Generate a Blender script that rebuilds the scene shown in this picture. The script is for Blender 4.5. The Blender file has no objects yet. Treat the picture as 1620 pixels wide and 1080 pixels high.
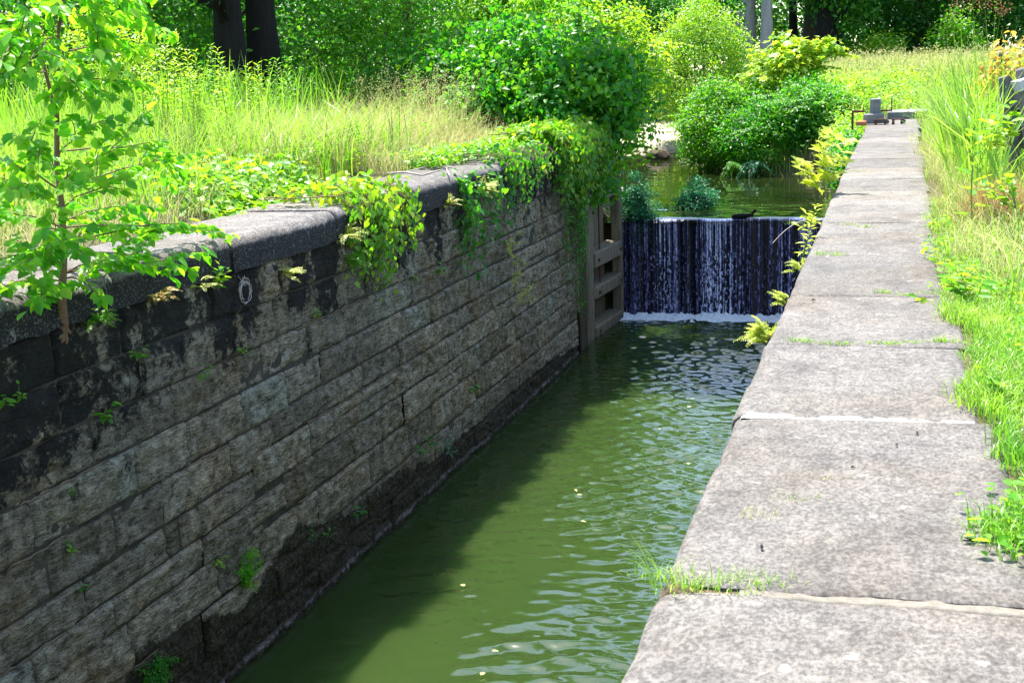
import bpy, math, random
import numpy as np
from mathutils import Matrix, Vector

rng = np.random.default_rng(11)
random.seed(11)
scene = bpy.context.scene
COL = scene.collection

# ------------------------------------------------------------------ camera model
F, CX, CY, CAMH = 2000.0, 810.0, 540.0, 1.36
_Y = np.array([600, -440, F]); _Y = _Y / np.linalg.norm(_Y)
_t = .04
_vy = F * F / (440 - 600 * _t)
_D = np.array([_t * _vy, _vy, F]); _D = _D / np.linalg.norm(_D)
_U = -_D
_X = np.cross(_Y, _U)
RW = np.array([_X, _Y, _U])
CAM = np.array([0, 0, CAMH])


def _ray(px, py):
    return RW @ np.array([px - CX, py - CY, F])


def PZ(px, py, z=0.0):
    d = _ray(px, py); return CAM + d * (z - CAMH) / d[2]


def PX(px, py, x):
    d = _ray(px, py); return CAM + d * x / d[0]


def PY(px, py, y):
    d = _ray(px, py); return CAM + d * y / d[1]


# ------------------------------------------------------------------ numpy noise
_perm = np.random.default_rng(3).random(65536)


def _hash(ix, iy, iz):
    h = (ix * 73856093) ^ (iy * 19349663) ^ (iz * 83492791)
    return _perm[(h ^ (h >> 13)) & 65535]


def vnoise(p):
    p = np.asarray(p, float)
    i = np.floor(p).astype(np.int64); f = p - i
    u = f * f * (3 - 2 * f)
    r = 0
    for dx in (0, 1):
        for dy in (0, 1):
            for dz in (0, 1):
                w = (u[:, 0] if dx else 1 - u[:, 0]) * (u[:, 1] if dy else 1 - u[:, 1]) * (u[:, 2] if dz else 1 - u[:, 2])
                r = r + w * _hash(i[:, 0] + dx, i[:, 1] + dy, i[:, 2] + dz)
    return r


def fbm(p, octv=4, gain=.5):
    p = np.asarray(p, float); s = 0; a = 1; t = 0
    for o in range(octv):
        s = s + a * vnoise(p * 2 ** o + 17.3 * o); t += a; a *= gain
    return s / t


def sstep(a, b, x):
    t = np.clip((x - a) / (b - a), 0, 1); return t * t * (3 - 2 * t)


def unit(v):
    return v / (np.linalg.norm(v, axis=-1, keepdims=True) + 1e-9)


# ------------------------------------------------------------------ mesh builder
class MB:
    def __init__(self):
        self.v = []; self.nv = 0; self.f = []; self.var = []; self.mi = []; self.sm = []

    def add(self, verts, polys, var=0.5, mat=0, smooth=True):
        verts = np.asarray(verts, np.float32).reshape(-1, 3)
        polys = np.asarray(polys, np.int64)
        n = len(polys)
        self.v.append(verts)
        self.f.append(polys + self.nv); self.nv += len(verts)
        self.var.append(np.broadcast_to(np.asarray(var, np.float32), (n,)).copy())
        self.mi.append(np.full(n, mat, np.int32)); self.sm.append(np.full(n, smooth, bool))

    def build(self, name, mats, parent=None, attrs=None):
        me = bpy.data.meshes.new(name)
        V = np.concatenate(self.v)
        me.vertices.add(len(V)); me.vertices.foreach_set('co', V.ravel())
        tot = np.concatenate([np.full(len(f), f.shape[1], np.int32) for f in self.f])
        idx = np.concatenate([f.ravel() for f in self.f]).astype(np.int32)
        st = np.concatenate([[0], np.cumsum(tot)[:-1]]).astype(np.int32)
        me.loops.add(len(idx)); me.loops.foreach_set('vertex_index', idx)
        me.polygons.add(len(tot)); me.polygons.foreach_set('loop_start', st)
        try:
            me.polygons.foreach_set('loop_total', tot)
        except Exception:
            pass
        if not isinstance(mats, (list, tuple)):
            mats = [mats]
        for m in mats:
            me.materials.append(m)
        me.polygons.foreach_set('material_index', np.concatenate(self.mi))
        me.update(calc_edges=True)
        me.polygons.foreach_set('use_smooth', np.concatenate(self.sm))
        a = me.attributes.new('var', 'FLOAT', 'FACE')
        a.data.foreach_set('value', np.concatenate(self.var))
        for k, arr in (attrs or {}).items():
            a = me.attributes.new(k, 'FLOAT', 'POINT')
            a.data.foreach_set('value', np.asarray(arr, np.float32))
        me.validate(); me.update()
        o = bpy.data.objects.new(name, me); COL.objects.link(o)
        if parent is not None:
            o.parent = parent
            o.matrix_parent_inverse = Matrix.Translation(-parent.location)
        return o


def tag(o, label=None, cat=None, group=None, kind=None):
    for k, v in (('label', label), ('category', cat), ('group', group), ('kind', kind)):
        if v:
            o[k] = v
    return o


def empty(name, loc, label, cat, group=None):
    o = bpy.data.objects.new(name, None); COL.objects.link(o)
    o.location = tuple(float(a) for a in loc); o.empty_display_size = .2
    return tag(o, label, cat, group)


def grid_faces(nx, ny, off=0):
    i = np.arange(nx * ny).reshape(ny, nx)
    return np.stack([i[:-1, :-1], i[:-1, 1:], i[1:, 1:], i[1:, :-1]], -1).reshape(-1, 4) + off


def tube(m, pts, rad, sides=7, var=.5, mat=0, cap=True):
    pts = np.asarray(pts, float); n = len(pts)
    rad = np.broadcast_to(np.asarray(rad, float), (n,))
    T = unit(np.gradient(pts, axis=0))
    ref = np.array([0., 0., 1.]) if abs(T[0, 2]) < .9 else np.array([1., 0., 0.])
    V = []
    a = np.linspace(0, 2 * np.pi, sides, endpoint=False)
    for i in range(n):
        s = unit(np.cross(T[i], ref)); u = np.cross(s, T[i]); ref = u
        V.append(pts[i] + rad[i] * (np.cos(a)[:, None] * s + np.sin(a)[:, None] * u))
    V = np.concatenate(V)
    q = []
    for i in range(n - 1):
        for k in range(sides):
            q.append((i * sides + k, i * sides + (k + 1) % sides, (i + 1) * sides + (k + 1) % sides, (i + 1) * sides + k))
    m.add(V, q, var, mat)
    if cap:
        m.add(V[:sides], [tuple(range(sides))[::-1]], var, mat, False)
        m.add(V[-sides:], [tuple(range(sides))], var, mat, False)


def rbox(m, c, size, rot=None, bev=.012, var=.5, mat=0, wob=0.0, seed=0):
    """A box with chamfered edges (24 verts), optional roughening."""
    hx, hy, hz = [s / 2 for s in size]
    b = min(bev, hx * .8, hy * .8, hz * .8)
    V = []; key = {}
    for sx in (-1, 1):
        for sy in (-1, 1):
            for sz in (-1, 1):
                for ax in range(3):
                    p = [sx * (hx - b), sy * (hy - b), sz * (hz - b)]
                    p[ax] = (sx, sy, sz)[ax] * (hx, hy, hz)[ax]
                    key[(sx, sy, sz, ax)] = len(V); V.append(p)
    V = np.array(V, float)
    polys4, polys3 = [], []
    for ax in range(3):
        o1, o2 = [(1, 2), (2, 0), (0, 1)][ax]
        for s in (-1, 1):
            q = []
            for a, b2 in ((-1, -1), (1, -1), (1, 1), (-1, 1)):
                sg = [0, 0, 0]; sg[ax] = s; sg[o1] = a; sg[o2] = b2
                q.append(key[(*sg, ax)])
            polys4.append(q if s > 0 else q[::-1])
    for ax in range(3):
        o1, o2 = [(1, 2), (2, 0), (0, 1)][ax]
        for a in (-1, 1):
            for b2 in (-1, 1):
                sg = [0, 0, 0]; sg[o1] = a; sg[o2] = b2
                lo = list(sg); lo[ax] = -1; hi = list(sg); hi[ax] = 1
                q = [key[(*lo, o1)], key[(*hi, o1)], key[(*hi, o2)], key[(*lo, o2)]]
                polys4.append(q if a * b2 > 0 else q[::-1])
    for sx in (-1, 1):
        for sy in (-1, 1):
            for sz in (-1, 1):
                q = [key[(sx, sy, sz, 0)], key[(sx, sy, sz, 1)], key[(sx, sy, sz, 2)]]
                polys3.append(q if sx * sy * sz > 0 else q[::-1])
    if wob:
        V = V + (np.random.default_rng(seed).random(V.shape) - .5) * wob
    if rot is not None:
        V = V @ np.array(rot).T
    V = V + np.array(c, float)
    m.add(V, polys4, var, mat, False)
    m.add(V, polys3, var, mat, False)


def rotm(axis, deg):
    return np.array(Matrix.Rotation(math.radians(deg), 3, axis))


# ------------------------------------------------------------------ node materials
def newmat(name):
    m = bpy.data.materials.new(name); m.use_nodes = True
    nt = m.node_tree; nt.nodes.clear()
    return m, nt


class N:
    def __init__(s, nt): s.nt = nt

    def n(s, t, ins=None, **props):
        nd = s.nt.nodes.new(t)
        for k, v in props.items():
            setattr(nd, k, v)
        for k, v in (ins or {}).items():
            if isinstance(v, bpy.types.NodeSocket):
                s.nt.links.new(v, nd.inputs[k])
            else:
                nd.inputs[k].default_value = v
        return nd

    def math(s, op, a, b=0.0, clamp=False):
        return s.n('ShaderNodeMath', {0: a, 1: b}, operation=op, use_clamp=clamp).outputs[0]

    def noise(s, vec, scale, detail=4, rough=.55, dist=0.0, out='Fac'):
        return s.n('ShaderNodeTexNoise', {'Vector': vec, 'Scale': scale, 'Detail': detail, 'Roughness': rough, 'Distortion': dist}).outputs[out]

    def ramp(s, fac, stops, interp='LINEAR'):
        nd = s.n('ShaderNodeValToRGB', {'Fac': fac}); r = nd.color_ramp; r.interpolation = interp
        while len(r.elements) < len(stops):
            r.elements.new(.5)
        for e, (p, c) in zip(r.elements, stops):
            e.position = p; e.color = (*c, 1) if len(c) == 3 else c
        return nd.outputs[0]

    def mix(s, f, a, b, mode='MIX'):
        nd = s.n('ShaderNodeMix', data_type='RGBA', blend_type=mode)
        for k, v in ((0, f), (6, a), (7, b)):
            if isinstance(v, bpy.types.NodeSocket):
                s.nt.links.new(v, nd.inputs[k])
            elif k == 0:
                nd.inputs[0].default_value = v
            else:
                nd.inputs[k].default_value = (*v, 1)
        return nd.outputs[2]

    def attr(s, name): return s.n('ShaderNodeAttribute', attribute_name=name).outputs['Fac']

    def pos(s): return s.n('ShaderNodeNewGeometry').outputs['Position']

    def scale(s, v, sc): return s.n('ShaderNodeVectorMath', {0: v, 1: sc}, operation='MULTIPLY').outputs[0]

    def bump(s, h, strength=.4, dist=.02, nrm=None):
        ins = {'Height': h, 'Strength': strength, 'Distance': dist}
        if nrm is not None: ins['Normal'] = nrm
        return s.n('ShaderNodeBump', ins).outputs[0]

    def out(s, sh, vol=None):
        o = s.n('ShaderNodeOutputMaterial')
        if sh is not None: s.nt.links.new(sh, o.inputs['Surface'])
        return o


def leafmat(name, cols, trans, tfac=.42, rough=.45, spec=.35):
    m, nt = newmat(name); k = N(nt)
    v = k.attr('var')
    if 'bluish' not in name:
        cols = [tuple(min(.62, a * 1.28) for a in c) for c in cols]; trans = [tuple(min(.85, a * 1.12) for a in c) for c in trans]
    n = len(cols)
    c = k.ramp(v, [(i / (n - 1), cc) for i, cc in enumerate(cols)])
    t = k.ramp(v, [(i / (len(trans) - 1), cc) for i, cc in enumerate(trans)])
    p = k.n('ShaderNodeBsdfPrincipled', {'Base Color': c, 'Roughness': rough, 'Specular IOR Level': spec})
    tr = k.n('ShaderNodeBsdfTranslucent', {'Color': t})
    mx = k.n('ShaderNodeMixShader', {'Fac': tfac, 1: p.outputs[0], 2: tr.outputs[0]})
    k.out(mx.outputs[0])
    return m


def plainmat(name, c1, c2, rough=.85, scale=8, bump=.3, bdist=.01, stretch=(1, 1, 1), spec=.3):
    m, nt = newmat(name); k = N(nt)
    p = k.n('ShaderNodeTexCoord').outputs['Object']
    ps = k.scale(p, stretch)
    f = k.noise(ps, scale, 6, .65)
    f2 = k.noise(ps, scale * 5, 4, .6)
    fac = k.math('ADD', k.math('MULTIPLY', f, .65), k.math('MULTIPLY', f2, .35))
    col = k.ramp(fac, [(.3, c1), (.7, c2)])
    b = k.bump(fac, bump, bdist)
    s = k.n('ShaderNodeBsdfPrincipled', {'Base Color': col, 'Roughness': rough, 'Normal': b, 'Specular IOR Level': spec})
    k.out(s.outputs[0])
    return m


# leaves: (dark .. light, last ones yellowish)
M = {}
M['sapling'] = leafmat('leaf_sapling', [(.035, .16, .008), (.075, .24, .01), (.17, .34, .03)], [(.09, .48, .01), (.24, .66, .012), (.5, .78, .03)], .55)
M['yellow'] = leafmat('leaf_yellow', [(.22, .32, .02), (.36, .42, .04), (.46, .48, .08)], [(.5, .66, .03), (.66, .74, .05), (.75, .76, .1)], .45)
M['ivy'] = leafmat('leaf_ivy', [(.03, .13, .006), (.08, .22, .008), (.22, .32, .015)], [(.08, .4, .008), (.22, .56, .01), (.52, .66, .02)], .45)
M['vine'] = leafmat('leaf_vine', [(.012, .085, .008), (.025, .14, .01), (.08, .22, .01)], [(.03, .28, .008), (.08, .42, .01), (.28, .58, .012)], .42)
M['shrub'] = leafmat('leaf_shrub', [(.018, .10, .006), (.05, .18, .008), (.14, .28, .015)], [(.05, .33, .006), (.16, .5, .01), (.4, .66, .02)], .42)
M['bright'] = leafmat('leaf_bright', [(.05, .16, .008), (.12, .26, .012), (.28, .36, .03)], [(.16, .48, .01), (.36, .62, .015), (.62, .74, .04)], .42)
M['bluish'] = leafmat('leaf_bluish', [(.012, .09, .04), (.02, .13, .06), (.05, .2, .09)], [(.02, .26, .08), (.04, .34, .1), (.08, .42, .12)], .3)
M['forest'] = leafmat('leaf_forest', [(.012, .075, .008), (.03, .13, .01), (.09, .22, .015)], [(.03, .24, .008), (.1, .42, .01), (.3, .6, .02)], .4)
M['far'] = leafmat('leaf_far', [(.012, .08, .015), (.03, .13, .018), (.08, .2, .02)], [(.03, .22, .02), (.08, .36, .02), (.26, .52, .03)], .38)
M['fern'] = leafmat('leaf_fern', [(.16, .26, .02), (.34, .36, .05), (.45, .40, .10)], [(.4, .55, .03), (.6, .6, .08), (.6, .5, .14)], .4)
M['orange'] = leafmat('leaf_orange_fern', [(.2, .22, .03), (.36, .24, .05), (.3, .12, .03)], [(.5, .45, .05), (.6, .34, .06), (.4, .14, .03)], .4)
M['grass'] = leafmat('grass_green', [(.06, .16, .01), (.14, .26, .02), (.27, .35, .05)], [(.14, .42, .015), (.30, .56, .03), (.52, .62, .10)], .4, .4, .4)
M['dry'] = leafmat('grass_dry', [(.22, .27, .05), (.38, .36, .13), (.44, .38, .21)], [(.36, .44, .06), (.5, .48, .18), (.5, .44, .26)], .3, .6, .2)
M['brown'] = leafmat('grass_brown', [(.16, .07, .025), (.26, .12, .05), (.34, .2, .1)], [(.3, .12, .03), (.36, .18, .07), (.4, .26, .12)], .3, .6, .2)
M['meadow'] = leafmat('grass_meadow', [(.08, .18, .02), (.18, .27, .06), (.36, .37, .19)], [(.24, .44, .03), (.42, .52, .08), (.55, .5, .22)], .38, .5, .3)
M['bark'] = plainmat('bark', (.035, .028, .02), (.12, .10, .075), .9, 14, .6, .02, (1, 1, .25))
M['barkdark'] = plainmat('bark_dark', (.002, .0018, .0014), (.016, .013, .010), .9, 13, 1.0, .06, (1, 1, .10))  # backlit shade of the trunks is put into this near-black colour
M['barkpale'] = plainmat('bark_pale', (.20, .19, .17), (.42, .40, .37), .9, 6, .4, .02, (1, 1, .3))
M['barkbrown'] = plainmat('bark_brown', (.10, .055, .03), (.24, .15, .09), .85, 25, .4, .006, (1, 1, .4))
M['stem'] = plainmat('stem_green', (.08, .12, .02), (.18, .2, .05), .7, 20, .1, .003)
M['twig'] = plainmat('twig_dead', (.28, .22, .19), (.48, .42, .38), .85, 30, .2, .003)
M['soil'] = plainmat('soil', (.035, .035, .012), (.12, .11, .04), .95, 3, .5, .05)
M['sand'] = plainmat('sand', (.26, .21, .155), (.40, .34, .27), .95, 5, .3, .02)
M['wood'] = plainmat('timber_grey', (.06, .045, .025), (.33, .27, .18), .88, 16, .8, .012, (1, 1, .10))
M['wooddark'] = plainmat('timber_wet', (.02, .017, .012), (.07, .06, .04), .7, 8, .5, .012, (1, 1, .15))
M['woodfence'] = plainmat('timber_weathered', (.05, .047, .045), (.20, .19, .185), .9, 12, .6, .01, (1, 1, .12))
M['woodpale'] = plainmat('timber_sunlit', (.34, .33, .34), (.5, .49, .5), .9, 12, .3, .006, (1, 1, .2))  # weathered plank end, its sunlit white put into the colour
M['rust'] = plainmat('rusty_iron', (.05, .022, .014), (.17, .075, .045), .85, 25, .5, .005)
M['iron'] = plainmat('dark_iron', (.03, .028, .03), (.10, .09, .095), .6, 25, .3, .004)
M['brick'] = plainmat('orange_brick', (.42, .14, .06), (.60, .24, .11), .9, 18, .3, .006)
M['greystone'] = plainmat('grey_concrete', (.12, .12, .12), (.27, .27, .27), .92, 7, .4, .012, (1, 1, .35))
M['rock'] = plainmat('rock_brown', (.035, .022, .015), (.12, .08, .05), .9, 5, .7, .03)


def mat_wall():
    m, nt = newmat('lock_wall_stone'); k = N(nt)
    p = k.pos()
    tone = k.attr('tone'); stain = k.attr('stain'); moss = k.attr('moss')
    big = k.noise(p, 1.7, 5, .6)
    mid = k.noise(p, 9, 8, .68)
    stri = k.noise(k.scale(p, (10, 7, 42)), 1.0, 6, .65, .6)
    fine = k.noise(p, 70, 4, .7)
    pit = k.n('ShaderNodeTexVoronoi', {'Vector': k.scale(p, (30, 22, 60)), 'Scale': 1.0}).outputs['Distance']
    f = k.math('ADD', k.math('MULTIPLY', mid, .4), k.math('ADD', k.math('MULTIPLY', stri, .35), k.math('MULTIPLY', fine, .25)))
    base = k.ramp(f, [(.35, (.014, .012, .008)), (.43, (.085, .075, .057)), (.50, (.22, .20, .155)), (.58, (.34, .315, .255)), (.7, (.50, .47, .40))])
    base = k.mix(k.math('MULTIPLY', k.math('SUBTRACT', big, .45), 2.6, True), base, k.mix(1.0, base, (.95, .76, .52), 'MULTIPLY'), 'MIX')
    dk = k.noise(p, 3.1, 8, .72)
    base = k.mix(k.math('MULTIPLY', k.math('SUBTRACT', dk, .52), 5.0, True), base, k.mix(1.0, base, (.42, .40, .38), 'MULTIPLY'))
    blue = k.mix(1.0, base, (.80, .87, .92), 'MULTIPLY')
    base = k.mix(k.math('GREATER_THAN', tone, .86), base, blue)
    tm = k.n('ShaderNodeCombineColor', {0: k.math('ADD', .6, k.math('MULTIPLY', tone, .5)), 1: k.math('ADD', .6, k.math('MULTIPLY', tone, .5)), 2: k.math('ADD', .6, k.math('MULTIPLY', tone, .5))}).outputs[0]
    base = k.mix(1.0, base, tm, 'MULTIPLY')
    base = k.mix(1.0, base, (1.52, 1.42, 1.22), 'MULTIPLY')
    base = k.mix(k.math('MULTIPLY', k.math('SUBTRACT', .30, pit), 5.0, True), base, k.mix(1.0, base, (.45, .43, .40), 'MULTIPLY'))
    # black lichen stain: blotchy
    blot = k.math('ADD', k.math('MULTIPLY', k.noise(p, 3.2, 5, .65, .8), .5), k.math('MULTIPLY', k.noise(p, 15, 8, .74), .5))
    st = k.math('MULTIPLY', k.math('SUBTRACT', k.math('ADD', blot, k.math('MULTIPLY', stain, .37)), .73), 14.0, True)
    base = k.mix(k.math('MULTIPLY', st, .95), base, (.0055, .005, .0042))
    # moss band by the water
    mb = k.math('MULTIPLY', k.math('SUBTRACT', k.math('ADD', k.noise(p, 5, 8, .7), k.math('MULTIPLY', moss, .7)), .78), 8.0, True)
    mcol = k.ramp(k.noise(p, 22, 5, .7), [(.35, (.008, .007, .004)), (.50, (.045, .036, .016)), (.70, (.12, .10, .05))])
    base = k.mix(mb, base, mcol)
    # pale lime line just above the water
    z = k.n('ShaderNodeSeparateXYZ', {0: p}).outputs[2]
    ln = k.math('SUBTRACT', 1.0, k.math('MULTIPLY', k.math('ABSOLUTE', k.math('ADD', z, k.math('ADD', 3.27, k.math('MULTIPLY', mid, .12)))), 26.0), True)
    base = k.mix(k.math('MULTIPLY', ln, k.math('MULTIPLY', k.math('SUBTRACT', mid, .40), 5.0, True)), base, (.32, .29, .27))
    h = k.math('ADD', k.math('MULTIPLY', stri, .6), k.math('ADD', k.math('MULTIPLY', mid, .6), k.math('MULTIPLY', pit, .25)))
    b = k.bump(h, 1.0, .075)
    b = k.bump(fine, .7, .012, b)
    s = k.n('ShaderNodeBsdfPrincipled', {'Base Color': base, 'Roughness': .88, 'Normal': b, 'Specular IOR Level': .25})
    k.out(s.outputs[0]); return m


def mat_coping(name, light, dark, spk=1.0, facedark=False):
    m, nt = newmat(name); k = N(nt)
    p = k.pos()
    big = k.noise(p, .9, 5, .6, .3)
    mid = k.noise(p, 5, 7, .65)
    spk1 = k.noise(k.scale(p, (1.2, .8, 1)), 62, 3, .7)
    spk2 = k.noise(k.scale(p, (1, .7, 1)), 26, 4, .7)
    var = k.attr('tone')
    f = k.math('ADD', k.math('MULTIPLY', mid, .16), k.math('ADD', k.math('MULTIPLY', spk1, .52), k.math('MULTIPLY', spk2, .32)))
    c = k.ramp(f, [(.37, tuple(a * .75 for a in dark)), (.46, tuple(a * 1.1 for a in dark)), (.53, light), (.64, tuple(min(1, a * 1.38) for a in light))])
    c = k.mix(k.math('MULTIPLY', k.math('SUBTRACT', big, .46), 4.0, True), c, k.mix(1.0, c, (.86, .77, .66), 'MULTIPLY'))
    lich = k.noise(p, 2.6, 7, .7, .4)
    c = k.mix(k.math('MULTIPLY', k.math('SUBTRACT', lich, .56), 8.0, True), c, k.mix(1.0, c, (1.22, 1.21, 1.17), 'MULTIPLY'))
    grey = k.noise(k.scale(p, (1.5, 1, 1)), 2.1, 6, .7)
    c = k.mix(k.math('MULTIPLY', k.math('SUBTRACT', grey, .47), 5.0, True), c, k.mix(1.0, c, (.62, .61, .62), 'MULTIPLY'))
    tv = k.math('ADD', .78, k.math('MULTIPLY', var, .42))
    c = k.mix(1.0, c, k.n('ShaderNodeCombineColor', {0: tv, 1: tv, 2: tv}).outputs[0], 'MULTIPLY')
    # darker front flank of the stone, drip-streaked on the vertical face
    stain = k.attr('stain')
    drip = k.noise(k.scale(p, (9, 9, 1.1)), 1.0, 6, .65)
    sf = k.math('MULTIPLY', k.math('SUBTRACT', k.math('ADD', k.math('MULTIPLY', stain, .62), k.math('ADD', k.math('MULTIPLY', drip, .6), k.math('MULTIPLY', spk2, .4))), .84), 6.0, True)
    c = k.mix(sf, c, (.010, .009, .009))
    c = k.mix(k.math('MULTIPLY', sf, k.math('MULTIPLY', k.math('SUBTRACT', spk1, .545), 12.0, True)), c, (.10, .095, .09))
    # lichen spots
    vor = k.noise(p, 11, 3, .5)
    c = k.mix(k.math('MULTIPLY', k.math('SUBTRACT', vor, .66), 10., True), c, tuple(min(1, a * 1.6) for a in light))
    h = k.math('ADD', k.math('MULTIPLY', mid, .5), k.math('ADD', k.math('MULTIPLY', spk1, .4), k.math('MULTIPLY', spk2, .15)))
    b = k.bump(h, .55, .022)
    s = k.n('ShaderNodeBsdfPrincipled', {'Base Color': c, 'Roughness': .85, 'Normal': b, 'Specular IOR Level': .3})
    k.out(s.outputs[0]); return m


def mat_water(name, col, col2, rough=.03, mscale=.5, spec=.5, murk=0.0):
    m, nt = newmat(name); k = N(nt)
    p = k.pos()
    f = k.noise(p, mscale, 4, .6)
    c = k.ramp(f, [(.35, col), (.7, col2)])
    h = k.noise(k.scale(p, (1, 1, 1)), 14, 3, .5)
    b = k.bump(h, .05, .01)
    s = k.n('ShaderNodeBsdfPrincipled', {'Base Color': c, 'Roughness': rough, 'IOR': 1.333, 'Specular IOR Level': spec, 'Normal': b})
    if murk:
        s.subsurface_method = 'BURLEY'; s.inputs['Subsurface Weight'].default_value = 1.0; s.inputs['Subsurface Radius'].default_value = (.55, 1.0, .5); s.inputs['Subsurface Scale'].default_value = murk
    k.out(s.outputs[0]); return m


def mat_fall():
    m, nt = newmat('falling_water'); k = N(nt)
    f = k.attr('foam')
    p = k.pos()
    brk = k.noise(k.scale(p, (42, 10, 16)), 1.0, 4, .7)
    f2 = k.math('MULTIPLY', f, k.math('ADD', .25, k.math('MULTIPLY', k.math('SUBTRACT', brk, .32), 2.6, True)))
    c = k.ramp(f2, [(.0, (.006, .006, .012)), (.09, (.008, .008, .018)), (.26, (.085, .085, .20)), (.50, (.50, .51, .76)), (.9, (.92, .93, .99))])  # violet-blue of shaded skylight painted into the white water
    s = k.n('ShaderNodeBsdfPrincipled', {'Base Color': c, 'Roughness': .22, 'IOR': 1.333, 'Specular IOR Level': .4})
    k.out(s.outputs[0]); return m


M['wall'] = mat_wall()
M['mortar'] = plainmat('mortar_tan', (.08, .06, .035), (.24, .18, .115), .95, 9, .5, .015)
M['jointdark'] = plainmat('joint_dark', (.018, .015, .010), (.085, .07, .048), .95, 4, .5, .015)
M['copingR'] = mat_coping('coping_stone_path', (.157, .143, .127), (.087, .079, .070))  # the path slabs' own speckled grey
M['copingL'] = mat_coping('coping_stone_weathered', (.17, .155, .143), (.062, .056, .052))
M['mortarpale'] = plainmat('mortar_pale', (.26, .24, .20), (.42, .39, .34), .95, 30, .3, .008)
M['mortarsand'] = plainmat('mortar_sandy', (.12, .105, .08), (.23, .205, .165), .95, 34, .6, .012)
M['jointsoil'] = plainmat('joint_soil', (.05, .04, .02), (.16, .12, .07), .95, 40, .7, .012)
M['water'] = mat_water('canal_water', (.0205, .0395, .0085), (.0255, .046, .0105), rough=.07, spec=1.0, murk=.45)
M['pool'] = mat_water('pool_water', (.006, .012, .003), (.016, .022, .006), .02)
M['fall'] = mat_fall()
M['foam'] = plainmat('foam_white', (.80, .84, .90), (.95, .96, .97), .6, 14, .5, .02)

# ------------------------------------------------------------------ leaf helpers
T = {
    'dia': (np.array([(0, 0, 0), (.45, -.5, .07), (1, 0, -.06), (.45, .5, .07)]), np.array([(0, 1, 2), (0, 2, 3)])),
    'ovate': (np.array([(0, 0, 0), (.14, -.34, .05), (.4, -.5, .07), (.75, -.3, .01), (1, 0, -.13), (.75, .3, .01), (.4, .5, .07), (.14, .34, .05)]),
              np.array([(0, 1, 2, 3, 4), (0, 4, 5, 6, 7)])),
    'heart': (np.array([(.06, 0, 0), (-.09, -.27, .05), (.2, -.52, .08), (.6, -.36, .02), (1, 0, -.14), (.6, .36, .02), (.2, .52, .08), (-.09, .27, .05)]),
              np.array([(0, 1, 2, 3, 4), (0, 4, 5, 6, 7)])),
    'lobed': (np.array([(0, 0, 0), (.02, -.42, .03), (.3, -.26, .02), (.42, -.62, .05), (.66, -.22, .0), (1, 0, -.1), (.66, .22, 0), (.42, .62, .05), (.3, .26, .02), (.02, .42, .03)]),
              np.array([(0, 1, 2, 3, 4, 5), (0, 5, 6, 7, 8, 9)])),
}


def leaves(m, P, D, Nn, L, W, var, tmpl='dia', mat=0):
    V, poly = T[tmpl]
    P = np.asarray(P, float); n = len(P)
    if n == 0: return
    D = unit(np.asarray(D, float)); Nn = np.asarray(Nn, float)
    Nn = unit(Nn - D * (Nn * D).sum(-1, keepdims=True)); S = np.cross(Nn, D)
    L = np.broadcast_to(np.asarray(L, float), (n,)); W = np.broadcast_to(np.asarray(W, float), (n,))
    vv = (P[:, None, :] + D[:, None, :] * (V[None, :, 0] * L[:, None])[..., None]
          + S[:, None, :] * (V[None, :, 1] * W[:, None])[..., None]
          + Nn[:, None, :] * (V[None, :, 2] * L[:, None])[..., None])
    k = len(V)
    pp = (poly[None] + (np.arange(n) * k)[:, None, None]).reshape(-1, poly.shape[1])
    m.add(vv.reshape(-1, 3), pp, np.repeat(np.broadcast_to(var, (n,)), len(poly)), mat, True)


def rdir(n): return unit(rng.normal(size=(n, 3)))


def clump(m, C, rad, per, size, tmpl='dia', up=.9, outw=.5, rnd=.7, droop=.35, wr=.6, mat=0, flat=.8, vbias=0.0, vr=.22):
    """Leaf clumps round the centres C; every clump has its own tone."""
    C = np.asarray(C, float); n = len(C)
    rad = np.broadcast_to(np.asarray(rad, float), (n,))
    off = rng.normal(size=(n, per, 3)) * .5 * rad[:, None, None] * np.array([1, 1, flat])
    P = (C[:, None] + off).reshape(-1, 3)
    k = len(P)
    Nn = unit(np.array([0, 0, up]) + outw * unit(off.reshape(-1, 3)) + rnd * rdir(k))
    D = rdir(k); D = D - Nn * (D * Nn).sum(-1, keepdims=True); D = unit(D) + np.array([0, 0, -droop])
    L = size * rng.uniform(.65, 1.25, k)
    cv = np.repeat(rng.beta(2, 2.4, n), per)
    var = np.clip(cv * .75 + rng.normal(.12 + vbias, vr, k), 0, 1)
    leaves(m, P, D, Nn, L, L * wr, var, tmpl, mat)
    return P


def ellip(n, c, r, lump=.3, inner=.5, zmin=None, seed=0):
    d = rdir(n)
    rr = (inner + (1 - inner) * rng.random(n) ** .6)
    rr = rr * (1 - lump + 2 * lump * fbm(d * 1.6 + seed * 7.1 + 20, 3))
    p = np.array(c) + d * np.array(r) * rr[:, None]
    if zmin is not None:
        p = p[p[:, 2] > zmin]
    return p


def wobble_line(a, b, n=8, amp=.05, sag=0.0):
    a = np.array(a, float); b = np.array(b, float)
    t = np.linspace(0, 1, n)[:, None]
    w = rng.normal(size=(n, 3)) * amp; w[0] = 0; w[-1] = 0
    w = np.cumsum(w, 0) * .5; w = w - t * w[-1]
    return a + (b - a) * t + w + np.array([0, 0, -1]) * sag * 4 * t * (1 - t)


# ------------------------------------------------------------------ terrain
WZ, PZL = -3.40, -1.46          # canal water, upper pool


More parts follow.
